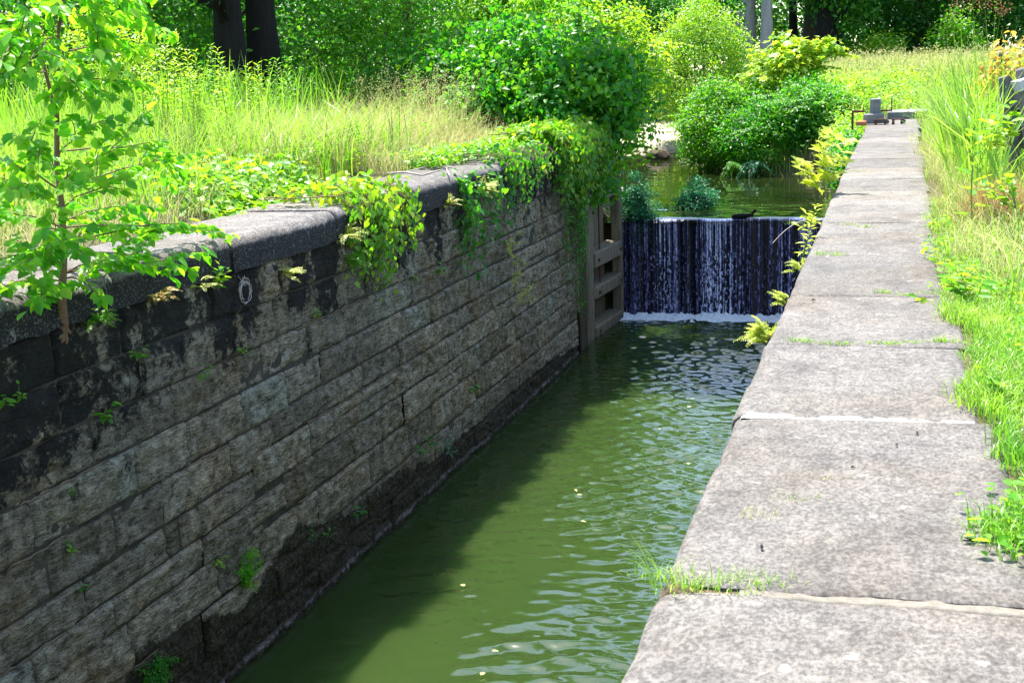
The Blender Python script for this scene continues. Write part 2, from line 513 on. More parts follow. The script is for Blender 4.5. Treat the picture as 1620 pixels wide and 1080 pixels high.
def pool_sd(x, y):
    """signed distance-ish, positive inside the pool above the weir"""
    xl = np.interp(y, [24, 27, 30, 38, 46, 52], [-5.3, -5.6, -7.4, -8.8, -9.6, -11])
    xr = np.interp(y, [24, 32.6, 33.4, 34.6, 37.5, 41, 46, 52], [-.45, -.45, -1.4, -3.0, -5.2, -6.2, -6.9, -8])
    return np.minimum(np.minimum(x - xl, xr - x), np.minimum(47.0 - y + .25 * (x + 9), y - 24.3))


def height(x, y):
    x = np.asarray(x, float); y = np.asarray(y, float)
    p = np.stack([x * .35, y * .35, 0 * x], -1)
    bump_ = (fbm(p, 3) - .5)
    left = .14 + .03 * np.clip(-6 - x, 0, 20) + .012 * np.clip(y - 10, 0, 40) + bump_ * .25 * np.clip((-6 - x) / 2, 0, 1)
    right = -.03 + bump_ * .16 * np.clip((x - .6) / 1.5, 0, 1) + .012 * np.clip(y - 30, 0, 60) + .06 * np.clip(x - 1.5, 0, 1)
    w = sstep(-6.5, -3.5, x)
    land = left * (1 - w) + right * w
    far = sstep(34, 60, y)
    land = land * (1 - far) + (.75 + bump_ * .5) * far
    d = pool_sd(x, y)
    sand = sstep(45, 47, y) * sstep(-14, -12, x) * (1 - sstep(-7.5, -6.0, x)) * (1 - sstep(58, 66, y))
    rim = PZL + np.where(sand > .5, np.clip(-d, 0, .6) * .22 + np.clip(-d, 0, 9) * .045, np.clip(-d, 0, 9) * .75)
    bed = PZL - np.minimum(.9, d * .7)
    z = np.where(y > 24.0, np.where(d > 0, bed, np.minimum(land, rim)), land)
    lock = (x > -5.75) & (x < -.12) & (y < 24.9)
    z = np.where(lock, -5.0, z)
    beh = (y >= 24.0) & (y < 33) & (x > -.46) & (x < .2)
    z = np.where(beh, -1.9, z)
    return z


def build_terrain():
    xs = np.unique(np.concatenate([np.linspace(-160, -30, 14), np.linspace(-30, -14, 17), np.arange(-14, -6.2, .4), [-5.98, -5.72], np.arange(-5.6, -.2, .4), [-.10, .22, .36], np.arange(.6, 6, .4), np.linspace(6, 30, 16), np.linspace(30, 160, 12)]))
    ys = np.unique(np.concatenate([np.linspace(-60, -8, 12), np.arange(-8, 24, .7), [24.0, 24.4, 24.9], np.arange(25.2, 50, .5), np.linspace(50, 100, 40), np.linspace(110, 420, 14)]))
    X, Y = np.meshgrid(xs, ys)
    Z = height(X.ravel(), Y.ravel())
    m = MB(); m.add(np.stack([X.ravel(), Y.ravel(), Z], -1), grid_faces(len(xs), len(ys)))
    o = m.build('ground', M['soil']); tag(o, 'earth banks on both sides of the lock and pool', 'ground', kind='structure')
    # the sand bar: a thin sheet over the bank
    xs = np.linspace(-14, -6.2, 60); ys = np.linspace(44.5, 60, 60)
    X, Y = np.meshgrid(xs, ys); x, y = X.ravel(), Y.ravel()
    e = np.minimum(np.minimum(x + 14, -6.2 - x), np.minimum(y - 44.5, 60 - y))
    Z = height(x, y) + .06 + .05 * (fbm(np.stack([x, y, 0 * x], -1) * .9, 3) - .3) - .3 * (1 - sstep(0, .8, e))
    m = MB(); m.add(np.stack([x, y, Z], -1), grid_faces(60, 60))
    tag(m.build('sand_bar', M['sand']), 'pale sunlit sand bar at the far end of the pool', 'sand bar', kind='structure')


# ------------------------------------------------------------------ masonry walls
ZA = [-.08, -.43, -.78, -1.10, -1.45, -1.80, -2.07, -2.31, -2.66, -3.05, -3.5, -4.2]
ZB = [-.09, -.43, -.78, -1.10, -1.42, -1.69, -2.01, -2.36, -2.75, -3.08, -3.5, -4.2]
JO = {0: [6.75, 7.51, 8.72, 9.86, 11.4], 1: [6.76, 7.67, 9.02, 9.8, 11.39], 2: [7.06, 8.09, 8.77, 10.44],
      3: [7.52, 8.21, 9.12, 9.89, 12.12, 12.84, 13.69, 14.17, 15.04, 16.41],
      4: [6.47, 7.2, 7.83, 8.86, 9.6, 10.7, 11.6, 12.62, 13.36, 15.25],
      5: [7.82, 8.01, 8.31, 9.2, 11.0, 12.46, 13.53, 14.16, 14.95, 16.39],
      6: [6.19, 7.08, 8.3, 9.01, 9.74, 11.25, 12.01, 12.65, 13.76, 14.72, 15.43, 17.1],
      7: [6.72, 7.24, 8.5, 9.3]}


def joints(c, y0, y1, r):
    base = [y for y in JO.get(c, []) if y0 + .2 < y < y1 - .2]
    pts = [y0] + base + [y1]; out = [y0]
    for a, b in zip(pts[:-1], pts[1:]):
        lim = 1.6 if base and a < 15 else 1.3
        while b - out[-1] > lim:
            out.append(out[-1] + r.uniform(.5, 1.25))
        if b - out[-1] < .12 and b != y1:
            continue
        out.append(b)
    return out


def masonry(xw, sgn, y0, y1, zlines, seed, res=.032, use_j=True):
    """Rough ashlar: every block is its own bulging, roughened pillow of faces."""
    r = np.random.default_rng(seed)
    V, Fq, tone = [], [], []
    nv = 0
    for c in range(len(zlines(0)) - 1):
        js = joints(c, y0, y1, r) if use_j else list(np.append(np.arange(y0, y1 - .6, .8), y1))
        for a, b in zip(js[:-1], js[1:]):
            zt, zb = zlines((a + b) / 2)[c], zlines((a + b) / 2)[c + 1]
            cells = [(a, b, zt, zb)]
            if b - a > .8 and r.random() < .10 and c > 2:
                zm = zt + (zb - zt) * r.uniform(.35, .65); cells = [(a, b, zt, zm), (a, b, zm, zb)]
            for (ya, yb, za, zc) in cells:
                g = r.uniform(.002, .006)
                ya2, yb2, za2, zc2 = ya + g, yb - g, za - g, zc + g
                nx = max(4, int((yb2 - ya2) / res) + 1); nz = max(4, int((za2 - zc2) / res) + 1)
                u = np.linspace(0, 1, nx); v = np.linspace(0, 1, nz)
                Uu, Vv = np.meshgrid(u, v)
                yy = ya2 + (yb2 - ya2) * Uu; zz = za2 + (zc2 - za2) * Vv
                # wavering edges
                yy = yy + .02 * (fbm(np.stack([zz.ravel() * 6, zz.ravel() * 0 + ya, yy.ravel() * .5], -1), 2).reshape(yy.shape) - .5)
                zz = zz + .024 * (fbm(np.stack([yy.ravel() * 3, zz.ravel() * 0 + za * 5, zz.ravel() * .3], -1), 2).reshape(yy.shape) - .5)
                e = np.minimum(np.minimum(Uu, 1 - Uu) * (yb2 - ya2), np.minimum(Vv, 1 - Vv) * (za2 - zc2))
                edge = -(.034) * (1 - sstep(0, .028, e)) ** 1.6
                q = np.stack([yy.ravel() * 5, zz.ravel() * 11, 0 * yy.ravel() + seed], -1)
                rough_ = (fbm(q, 5, .68).reshape(yy.shape) - .5) * .105
                tilt = (Uu - .5) * r.normal(0, .008) + (Vv - .5) * r.normal(0, .01) + r.normal(0, .009)
                xx = xw + sgn * (edge + rough_ * sstep(0, .03, e) + tilt)
                V.append(np.stack([xx.ravel(), yy.ravel(), zz.ravel()], -1))
                f = grid_faces(nx, nz, nv)
                Fq.append(f if sgn < 0 else f[:, ::-1]); nv += nx * nz
                tone.append(np.full(nx * nz, r.random()))
    return np.concatenate(V), np.concatenate(Fq), np.concatenate(tone)


def coping_stone(x0, x1, y0, y1, ztop, thick, rad, seed, front=+1, sk0=0.0, sk1=0.0, rough=.012, nyres=.07, chip=0.0, wav=0.0):
    """One coping stone. front=+1: the rounded arris is on +x, -1: on -x. Returns verts, quads, stain weights."""
    r = np.random.default_rng(seed)
    w = x1 - x0
    prof = []
    nseg = 6
    prof.append((0, -thick)); prof.append((0, -thick * .6)); prof.append((0, -rad - .02))
    for i in range(nseg + 1):
        a = math.pi / 2 * i / nseg
        prof.append((rad - rad * math.cos(a), -rad + rad * math.sin(a)))
    for t in np.linspace(rad + .04, w - .03, max(6, int(w / .07))):
        prof.append((t, 0))
    prof += [(w, -.03), (w, -thick)]
    prof = np.array(prof); k = len(prof)
    ny = max(6, int((y1 - y0) / nyres))
    ys = np.linspace(0, 1, ny)
    g = .003
    ys = np.concatenate([[0, .010 / (y1 - y0)], ys[1:-1], [1 - .010 / (y1 - y0), 1]])
    V = []; st = []
    for j, t in enumerate(ys):
        inset = .006 if (j == 0 or j == len(ys) - 1) else 0
        u = prof[:, 0]; z = prof[:, 1] - inset * (prof[:, 1] > -thick + .01)
        x = (x1 - u - inset * (u < rad)) if front > 0 else (x0 + u + inset * (u < rad))
        fx = u / w if front < 0 else 1 - u / w
        yy = (y0 + g + sk0 * fx) * (1 - t) + (y1 - g + sk1 * fx) * t
        yy = yy + wav * (fbm(np.stack([fx * 5 + seed, 0 * fx + (j > len(ys) / 2) * 9.3, 0 * fx], -1), 3) - .5) * np.exp(-min(t, 1 - t) * (y1 - y0) / .08)
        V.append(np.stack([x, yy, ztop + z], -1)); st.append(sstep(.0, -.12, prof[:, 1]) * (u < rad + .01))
    V = np.concatenate(V); st = np.concatenate(st)
    nse = fbm(V * np.array([3, 3, 3]) + seed, 4) - .5
    V[:, 2] += nse * rough * 2; V[:, 0] += (fbm(V * 2.2 + 40 + seed, 3) - .5) * rough * 3
    if chip:
        ar = np.exp(-((np.tile(prof[:, 0], len(ys)) - rad * .4) / .07) ** 2)
        V[:, 2] -= ar * chip * np.clip(fbm(V * np.array([0, 5, 0]) + seed * 3, 3) - .5, 0, 1) * 4
    f = grid_faces(k, len(ys))
    f = f if front > 0 else f[:, ::-1]
    caps = [tuple(range(k)), tuple(range(k * (len(ys) - 1), k * len(ys)))[::-1]]
    if front < 0: caps = [c[::-1] for c in caps]
    return V, f, caps, st


def build_left_wall():
    root = empty('lock_wall', (-5.1, 12, WZ), 'tall shaded stone wall of the lock, black stained and overgrown, opposite the path', 'lock wall')
    V, Fq, tone = masonry(-5.1, 1, 2.0, 20.86, lambda y: ZA if y < 9.6 else ZB, 5, .026)
    y, z = V[:, 1], V[:, 2]
    q = np.stack([y * .8, z * .8, 0 * y], -1)
    nb = fbm(q, 3)
    strk = fbm(np.stack([y * 3.2, z * .25, 0 * y + 4], -1), 3)
    s1 = sstep(10.6, 6.0, y) * sstep(-1.55, -.75, z) * .95
    s1 = np.maximum(s1, sstep(7.6, 5.6, y) * sstep(-1.9, -1.0, z) * .55)
    s2 = sstep(-1.35 - .5 * (strk - .4), -.15, z) * (.42 + .95 * strk) * .95
    s3 = sstep(.62, .72, fbm(np.stack([y * 2.4, z * .2, 0 * y + 9], -1), 3)) * sstep(-2.6, -1.0, z) * .6
    stain = np.clip(np.maximum(np.maximum(s1, s2), s3), 0, 1)
    lvl = np.interp(y, [5, 7.3, 8.5, 10, 12, 14, 17, 21], [-2.85, -2.80, -2.66, -2.68, -2.80, -2.90, -3.10, -3.2])
    moss = sstep(lvl + .16, lvl - .16, z + .7 * (nb - .5))
    m = MB(); m.add(V, Fq, .5, 0)
    o = m.build('wall_face', M['wall'], root, {'tone': tone, 'stain': stain, 'moss': moss})
    # mortar core behind the blocks
    m = MB()
    rbox(m, (-5.1 - .03 - .32, 11.4, -2.14), (.64, 18.8, 4.12), bev=.01)
    m.build('mortar_core', M['jointdark'], root)
    # tan mortar squeezed into some of the bed joints
    m = MB(); r = np.random.default_rng(8)
    for c in range(1, 9):
        for _ in range(5):
            y0 = r.uniform(5.5, 18); ln = r.uniform(.3, .9)
            zz = (ZA if y0 < 9.6 else ZB)[c]
            if y0 < 9.6 < y0 + ln or (y0 < 9 and c < 3): continue
            t = np.linspace(0, 1, 12)
            zc = zz + .008 * r.normal(size=12); hh = .004 + .007 * r.random(12)
            hh[0] = hh[-1] = .001
            top = np.stack([np.full(12, -5.1 - .010), y0 + ln * t, zc + hh], -1); bot = np.stack([np.full(12, -5.1 - .012), y0 + ln * t, zc - hh], -1)
            mid = np.stack([np.full(12, -5.1 - .004), y0 + ln * t, zc], -1)
            m.add(np.concatenate([top, mid, bot]), grid_faces(12, 3), r.random(), 0)
    m.build('mortar_joint', M['mortar'], root)
    js = [2.0, 3.6, 5.55, 7.40, 9.05, 11.06, 13.2, 15.1, 16.9, 18.9, 20.86]
    for i, (a, b) in enumerate(zip(js[:-1], js[1:])):
        zt = float(np.interp((a + b) / 2, [5, 7, 9, 12, 16, 20], [.20, .19, .19, .21, .23, .24])) + random.uniform(-.006, .006)
        V, f, caps, st = coping_stone(-6.05, -5.055 + random.uniform(-.015, .015), a, b, zt, zt + .085, .10, 20 + i, 1, rough=.012, chip=.03)
        m = MB(); m.add(V, f, .5, 0)
        for c in caps: m.add(V[list(c)], [tuple(range(len(c)))], .5, 0, False)
        n2 = len(V)
        stt = np.concatenate([st] + [st[list(c)] for c in caps])
        m.build('coping_stone', M['copingL'], root, {'tone': np.full(len(stt), random.random()), 'stain': stt})
    # gate recess: set-back wall, and the abutment beyond
    V, Fq, tone = masonry(-5.72, 1, 20.9, 24.7, lambda y: ZB, 15, .05, False)
    m = MB(); m.add(V, Fq); m.build('recess_face', M['wall'], root, {'tone': tone, 'stain': np.full(len(V), .75), 'moss': sstep(-2.2, -2.9, V[:, 2])})
    m = MB(); rbox(m, (-5.42, 20.84, -1.95), (.62, .10, 3.75), bev=.03, wob=.02)
    rbox(m, (-5.24, 20.93, -1.35), (.30, .22, 2.6), bev=.06, wob=.02, seed=4)
    n = sum(len(v) for v in m.v)
    m.build('quoin_stone', M['wall'], root, {'tone': np.full(n, .6), 'stain': np.full(n, .35), 'moss': np.zeros(n)})
    m = MB(); rbox(m, (-5.9, 22.8, -.02), (1.1, 3.7, .4), bev=.05)
    n = sum(len(v) for v in m.v)
    m.build('coping_stone', M['copingL'], root, {'tone': np.full(n, .4), 'stain': np.full(n, .5)})


RJ = [1.15, 3.20, 4.97, 6.35, 7.76, 9.47, 11.5, 12.9, 14.4, 16.0, 17.7, 19.4, 21.2, 23.2, 25.2, 27.2, 28.6, 30.9, 33.0]


GAP = {3.20: .038, 4.97: .020, 6.35: .014, 7.76: .014, 9.47: .014, 11.5: .014}


def build_right_wall():
    root = empty('lock_wall', (-.58, 12, WZ), 'sunlit stone lock wall with wide coping slabs forming the path at right', 'lock wall')
    V, Fq, tone = masonry(-.54, -1, .5, 33.0, lambda y: ZB, 6, .06, False)
    y, z = V[:, 1], V[:, 2]
    m = MB(); m.add(V, Fq)
    m.build('wall_face', M['wall'], root, {'tone': tone, 'stain': sstep(-.9, -.1, z) * .4, 'moss': sstep(-2.6, -3.0, z)})
    m = MB(); rbox(m, (-.22, 16.75, -2.2), (.52, 32.5, 3.7), bev=.01)
    m.build('mortar_core', M['jointdark'], root)
    for i, (a, b) in enumerate(zip(RJ[:-1], RJ[1:])):
        r = np.random.default_rng(90 + i)
        xb = (.62 if b < 3.5 else .42 if b < 5 else .345) if b < 12 else float(np.interp(b, [12, 33], [.36, .62]))
        xb += r.uniform(-.03, .05)
        xf = -.58 + (.0 if b < 20 else min(.06, (b - 20) * .008)) + r.uniform(-.008, .008)
        V, f, caps, st = coping_stone(xf, xb, a + GAP.get(a, .008) / 2, b - GAP.get(b, .008) / 2, r.uniform(-.008, .004), .34, .04, 50 + i, -1, .0, .0, rough=.007, nyres=.06, chip=.02, wav=.035)
        m = MB(); m.add(V, f, .5, 0)
        for c in caps: m.add(V[list(c)], [tuple(range(len(c)))], .5, 0, False)
        stt = np.concatenate([st] + [st[list(c)] for c in caps]) * .35
        m.build('coping_stone', M['copingR'], root, {'tone': np.full(len(stt), r.random()), 'stain': stt})
    # mortar fills in the joints, a little below the slabs
    for (yj, mt, x0, x1, sd, dz) in ((4.97, 'mortarpale', -.55, .335, 1, -.003), (3.20, 'mortarsand', -.36, .60, 2, -.006), (3.20, 'jointsoil', -.575, -.33, 9, -.012), (7.76, 'mortarpale', -.565, .34, 3, -.012), (6.35, 'mortarsand', -.565, .33, 4, -.012), (9.47, 'mortarpale', -.565, .33, 5, -.012), (11.5, 'mortarsand', -.565, .33, 6, -.012)):
        hw = GAP[yj] / 2 + .035
        xs = np.linspace(x0, x1, 110); ys = np.linspace(yj - hw, yj + hw, 16)
        X, Y = np.meshgrid(xs, ys); x, y = X.ravel(), Y.ravel()
        q = np.stack([x, y, 0 * x + sd], -1)
        z = dz + .010 * (fbm(q * 30, 3) - .5) + .012 * (fbm(q * 7, 2) - .5) - .02 * sstep(-.54, -.58, x)
        z = z - (.03 * sstep(yj - .014, yj - .034, y) if yj < 4 else 0)
        m = MB(); m.add(np.stack([x, y, z], -1), grid_faces(110, 16))
        m.build('mortar_joint', M[mt], root)


# ------------------------------------------------------------------ water
def build_water():
    xs = np.linspace(-5.13, -.60, 120); ys = np.concatenate([np.arange(.5, 12, .026), np.arange(12, 24.62, .04)])
    X, Y = np.meshgrid(xs, ys); x, y = X.ravel(), Y.ravel()
    r = np.random.default_rng(21); h = 0 * x
    amp = .25 + 1.3 * sstep(5, 15, y) + 1.2 * sstep(19, 24, y)
    calm = .25 + .75 * sstep(-4.6, -2.2, x + .05 * (y - 8))
    for i in range(54):
        lam = math.exp(r.uniform(math.log(.055), math.log(.45)))
        a = r.normal(0, .5) + math.pi / 2
        kx, ky = math.cos(a) * 2 * math.pi / lam, math.sin(a) * 2 * math.pi / lam
        env = sstep(.25, .7, fbm(np.stack([x * .6 + 3 * i, y * .35, 0 * x + i], -1), 2))
        wl = amp if lam < .3 else 1.0
        h = h + env * wl * lam * .0060 * np.sin(kx * x + ky * y + r.uniform(0, 6.28) + 2.0 * fbm(np.stack([x * .8, y * .8, 0 * x + i], -1), 2))
    h = h * calm * (.55 + .45 * sstep(3.5, 9, y)) * (.45 + 1.1 * sstep(.35, .65, fbm(np.stack([x * .7, y * .45, 0 * x + 77], -1), 2)))
    Zt = WZ + h
    m = MB(); m.add(np.stack([x, y, Zt], -1), grid_faces(len(xs), len(ys)))
    I = np.arange(len(x)).reshape(X.shape)
    ring = np.concatenate([I[0, :], I[1:, -1], I[-1, -2::-1], I[-2:0:-1, 0]]); nr = len(ring)
    top = np.stack([x, y, Zt], -1)[ring]; low = top.copy(); low[:, 2] = -4.6
    m.add(np.concatenate([top, low]), [(i, i + nr, (i + 1) % nr + nr, (i + 1) % nr) for i in range(nr)])
    m.add(low, [tuple(range(nr))[::-1]])
    tag(m.build('canal_water', M['water']), 'murky green rippled water filling the lock chamber', 'water', kind='structure')
    for i in range(12):
        xx, yy = r.uniform(-3.9, -1.0), r.uniform(5.5, 19); a = r.uniform(0, 6.28); fm = MB()
        leaves(fm, [[xx, yy, WZ + .028]], [[math.cos(a), math.sin(a), .02]], [[0, .05, 1]], r.uniform(.05, .08), r.uniform(.03, .05), .6, 'ovate')
        tag(fm.build('floating_leaf', M['dry']), 'small pale leaf floating on the green canal water', 'leaf', 'leaves floating on the canal')
    # upper pool
    xs = np.linspace(-15, -.4, 110); ys = np.concatenate([np.arange(24.5, 30, .05), np.arange(30, 62, .16)])
    X, Y = np.meshgrid(xs, ys); x, y = X.ravel(), Y.ravel(); h = 0 * x
    for i in range(26):
        lam = math.exp(r.uniform(math.log(.25), math.log(1.6)))
        a = r.normal(0, .5) + math.pi / 2
        kx, ky = math.cos(a) * 2 * math.pi / lam, math.sin(a) * 2 * math.pi / lam
        h = h + lam * .0006 * np.sin(kx * x + ky * y + r.uniform(0, 6.28))
    near = sstep(28.5, 25.0, y)
    for i in range(14):
        lam = r.uniform(.2, .8); a = r.normal(0, .9) + math.pi / 2
        h = h + near * lam * .004 * np.sin(math.cos(a) * 6.28 / lam * x + math.sin(a) * 6.28 / lam * y + r.uniform(0, 6.28))
    z = PZL + h - .05 * sstep(24.95, 24.5, y)
    m = MB(); m.add(np.stack([x, y, z], -1), grid_faces(len(xs), len(ys)))
    tag(m.build('pool_water', M['pool']), 'dark still water of the pool above the weir', 'water', kind='structure')


def build_weir():
    root = empty('weir', (-2.85, 24.75, -4.4), 'dark plank weir holding back the pool between the lock walls', 'weir')
    m = MB()
    for i in range(9):
        rbox(m, (-2.85, 24.74, -1.72 - .26 * i), (4.6, .16, .252), bev=.02, wob=.006, seed=i)
    m.build('weir_board', M['wooddark'], root)
    m = MB(); rbox(m, (-2.85, 24.86, -1.68), (4.6, .12, .26), bev=.03, wob=.01)
    m.build('crest_beam', M['wooddark'], root)
    # the falling sheet
    r = np.random.default_rng(5)
    xs = np.linspace(-5.06, -.60, 460); n = 190
    t = np.linspace(0, 1, n)
    zc = np.concatenate([[-1.462, -1.468, -1.482, -1.505], -1.53 - (3.42 - 1.53) * np.linspace(0, 1, n - 4)])
    yc = np.concatenate([[24.70, 24.64, 24.60, 24.585], 24.575 - .10 * np.linspace(0, 1, n - 4) ** 1.5])
    X = np.repeat(xs[None], n, 0); Z = np.repeat(zc[:, None], len(xs), 1); Yy = np.repeat(yc[:, None], len(xs), 1)
    d = np.clip((-1.47 - Z) / 1.95, 0, 1)
    foam = 0 * X
    for i in range(175):
        xc = r.uniform(-5.06, -.6); w = r.uniform(.005, .011); sgt = r.choice([.35, .55, .8, 1.15], p=[.3, .3, .25, .15])
        if r.random() < .10: w *= 2.0; sgt = 1.0
        wob = .035 * d * (fbm(np.stack([Z.ravel() * 2.4, 0 * Z.ravel() + i, 0 * Z.ravel()], -1), 3).reshape(X.shape) - .5) * 2
        g = np.exp(-((X - xc - wob) / (w * (1 + .7 * d))) ** 2)
        bead = fbm(np.stack([Z.ravel() * 13 + i * 9, X.ravel() * 30, 0 * Z.ravel() + i * 3], -1), 3).reshape(X.shape)
        keep = 1 - sstep(.04, .45, d) * (1 - sstep(.34, .56, bead)) * .9
        slow = .45 + .75 * fbm(np.stack([Z.ravel() * 2.0 + i * 5, 0 * Z.ravel() + i, 0 * Z.ravel()], -1), 2).reshape(X.shape)
        foam = np.maximum(foam, g * sgt * keep * slow)
    big = fbm(np.stack([X.ravel() * 1.6, 0 * X.ravel(), 0 * X.ravel() + 5], -1), 3).reshape(X.shape)
    sec = vnoise(np.stack([X.ravel() * 3.3, 0 * X.ravel() + 3, 0 * X.ravel()], -1)).reshape(X.shape)
    gap = sstep(.30, .48, big); foam = foam * (.42 + .65 * gap) * (.85 + .3 * sec)
    spk = fbm(np.stack([X.ravel() * 46, Z.ravel() * 26, 0 * X.ravel() + 2], -1), 3).reshape(X.shape)
    foam = np.maximum(foam, .7 * sstep(.60, .72, spk) * sstep(.03, .5, d) * (.4 + .6 * gap))
    foam = np.maximum(foam, .55 * sstep(.10, .0, d) * gap)
    foam = np.maximum(foam, .9 * sstep(.965, 1.0, d))
    foam = np.clip(foam * 1.3, 0, 1.15)
    lipn = fbm(np.stack([X.ravel() * 4, 0 * X.ravel(), 0 * X.ravel() + 11], -1), 3).reshape(X.shape) - .5
    Z = Z + .035 * lipn * (1 - sstep(0, .25, d)); Yy = Yy - .05 * lipn * sstep(0, .1, d)
    Yy = Yy - foam * .010 - .02 * d * big
    m = MB(); m.add(np.stack([X.ravel(), Yy.ravel(), Z.ravel()], -1), grid_faces(len(xs), n))
    o = m.build('waterfall', M['fall'], None, {'foam': foam.ravel()})
    tag(o, 'curtain of falling water in white and violet strands over the weir', 'waterfall')
    # foam at the foot
    xs = np.linspace(-5.05, -.62, 260); ys = np.linspace(23.75, 24.56, 64)
    X, Y = np.meshgrid(xs, ys); x, y = X.ravel(), Y.ravel()
    nn = fbm(np.stack([x * 3, y * 3, 0 * x], -1), 4); n2 = fbm(np.stack([x * 16, y * 12, 0 * x], -1), 3)
    z = WZ - .045 + .07 * np.exp(-((24.40 - y) / .22) ** 2) * (.5 + .9 * n2) + .07 * (n2 - .5) + .075 * sstep(23.85, 24.4, y) * (nn + .4)
    m = MB(); m.add(np.stack([x, y, z], -1), grid_faces(260, 64))
    m2 = m.build('foam', M['foam'])
    tag(m2, 'strip of white churned foam where the falling water lands', 'foam')


# ------------------------------------------------------------------ gate
def build_gate():
    root = empty('lock_gate', (-5.2, 22.4, WZ), 'open wooden lock gate folded into its recess beside the waterfall', 'lock gate')
    a = math.degrees(math.atan2(.15, 2.1))
    Rz = rotm('Z', -a)

    def bar(name, y, off, z, sy, sx, sz, mat, seed=0, bev=.02):
        m = MB(); rbox(m, (0, 0, 0), (sx, sy, sz), bev=bev, wob=.012, seed=seed)
        V = m.v
        o = m.build(name, mat, None)
        me = o.data
        p = np.array([-5.22 + .068 * (y - 22.35) - off, y, z])
        co = np.array([v.co[:] for v in me.vertices]) @ Rz.T + p
        me.vertices.foreach_set('co', co.astype(np.float32).ravel()); me.update()
        o.parent = root; o.matrix_parent_inverse = Matrix.Translation(-root.location)
        return o
    bar('heel_post', 22.36, .08, -2.05, .34, .24, 3.5, M['wood'], 1, .04)
    bar('toe_post', 24.46, .06, -2.2, .13, .22, 3.3, M['wood'], 2, .03)
    for i, (z, h) in enumerate(((-.80, .26), (-1.99, .30), (-2.60, .24), (-3.33, .22))):
        bar('rail', 23.46, .10, z, 1.86, .34, h, M['wood'], 3 + i, .03)
    for i in range(6):
        bar('plank', 22.70 + .31 * i, .34, -1.95, .29, .06, 3.2, M['wood'], 20 + i, .012)
    for i, (z, h) in enumerate(((-1.99, .30), (-2.60, .24), (-3.33, .22))):
        for yy in (22.72, 24.2):
            m = MB(); p = np.array([-5.22 + .068 * (yy - 22.35) + .072, yy, z])
            tube(m, [p, p + [.03, 0, 0]], .03, 8); m.build('bolt', M['rust'], root)
    for i in range(1):
        m = MB(); p = np.array([-5.22 + .068 * .75 - .02, 23.1, 0])
        tube(m, [p + [0, 0, -.55], p + [0, 0, -2.5]], .018, 8)
        m.build('iron_rod', M['rust'], root)


# ------------------------------------------------------------------ plants
def stem_curve(a, b, n=8, bend=(0, 0, 0)):
    a = np.array(a, float); b = np.array(b, float); t = np.linspace(0, 1, n)[:, None]
    return a + (b - a) * t + np.array(bend) * (4 * t * (1 - t))


def along(pts, n, jitter=.0, t0=0., t1=1.):
    pts = np.asarray(pts, float)
    s = np.concatenate([[0], np.cumsum(np.linalg.norm(np.diff(pts, axis=0), axis=1))]); s /= s[-1]
    t = np.clip(np.linspace(t0, t1, n) + rng.normal(size=n) * jitter, 0, 1)
    P = np.stack([np.interp(t, s, pts[:, i]) for i in range(3)], -1)
    Q = np.stack([np.interp(np.minimum(1, t + .02), s, pts[:, i]) for i in range(3)], -1)
    R_ = np.stack([np.interp(np.maximum(0, t - .02), s, pts[:, i]) for i in range(3)], -1)
    return P, unit(Q - R_), t


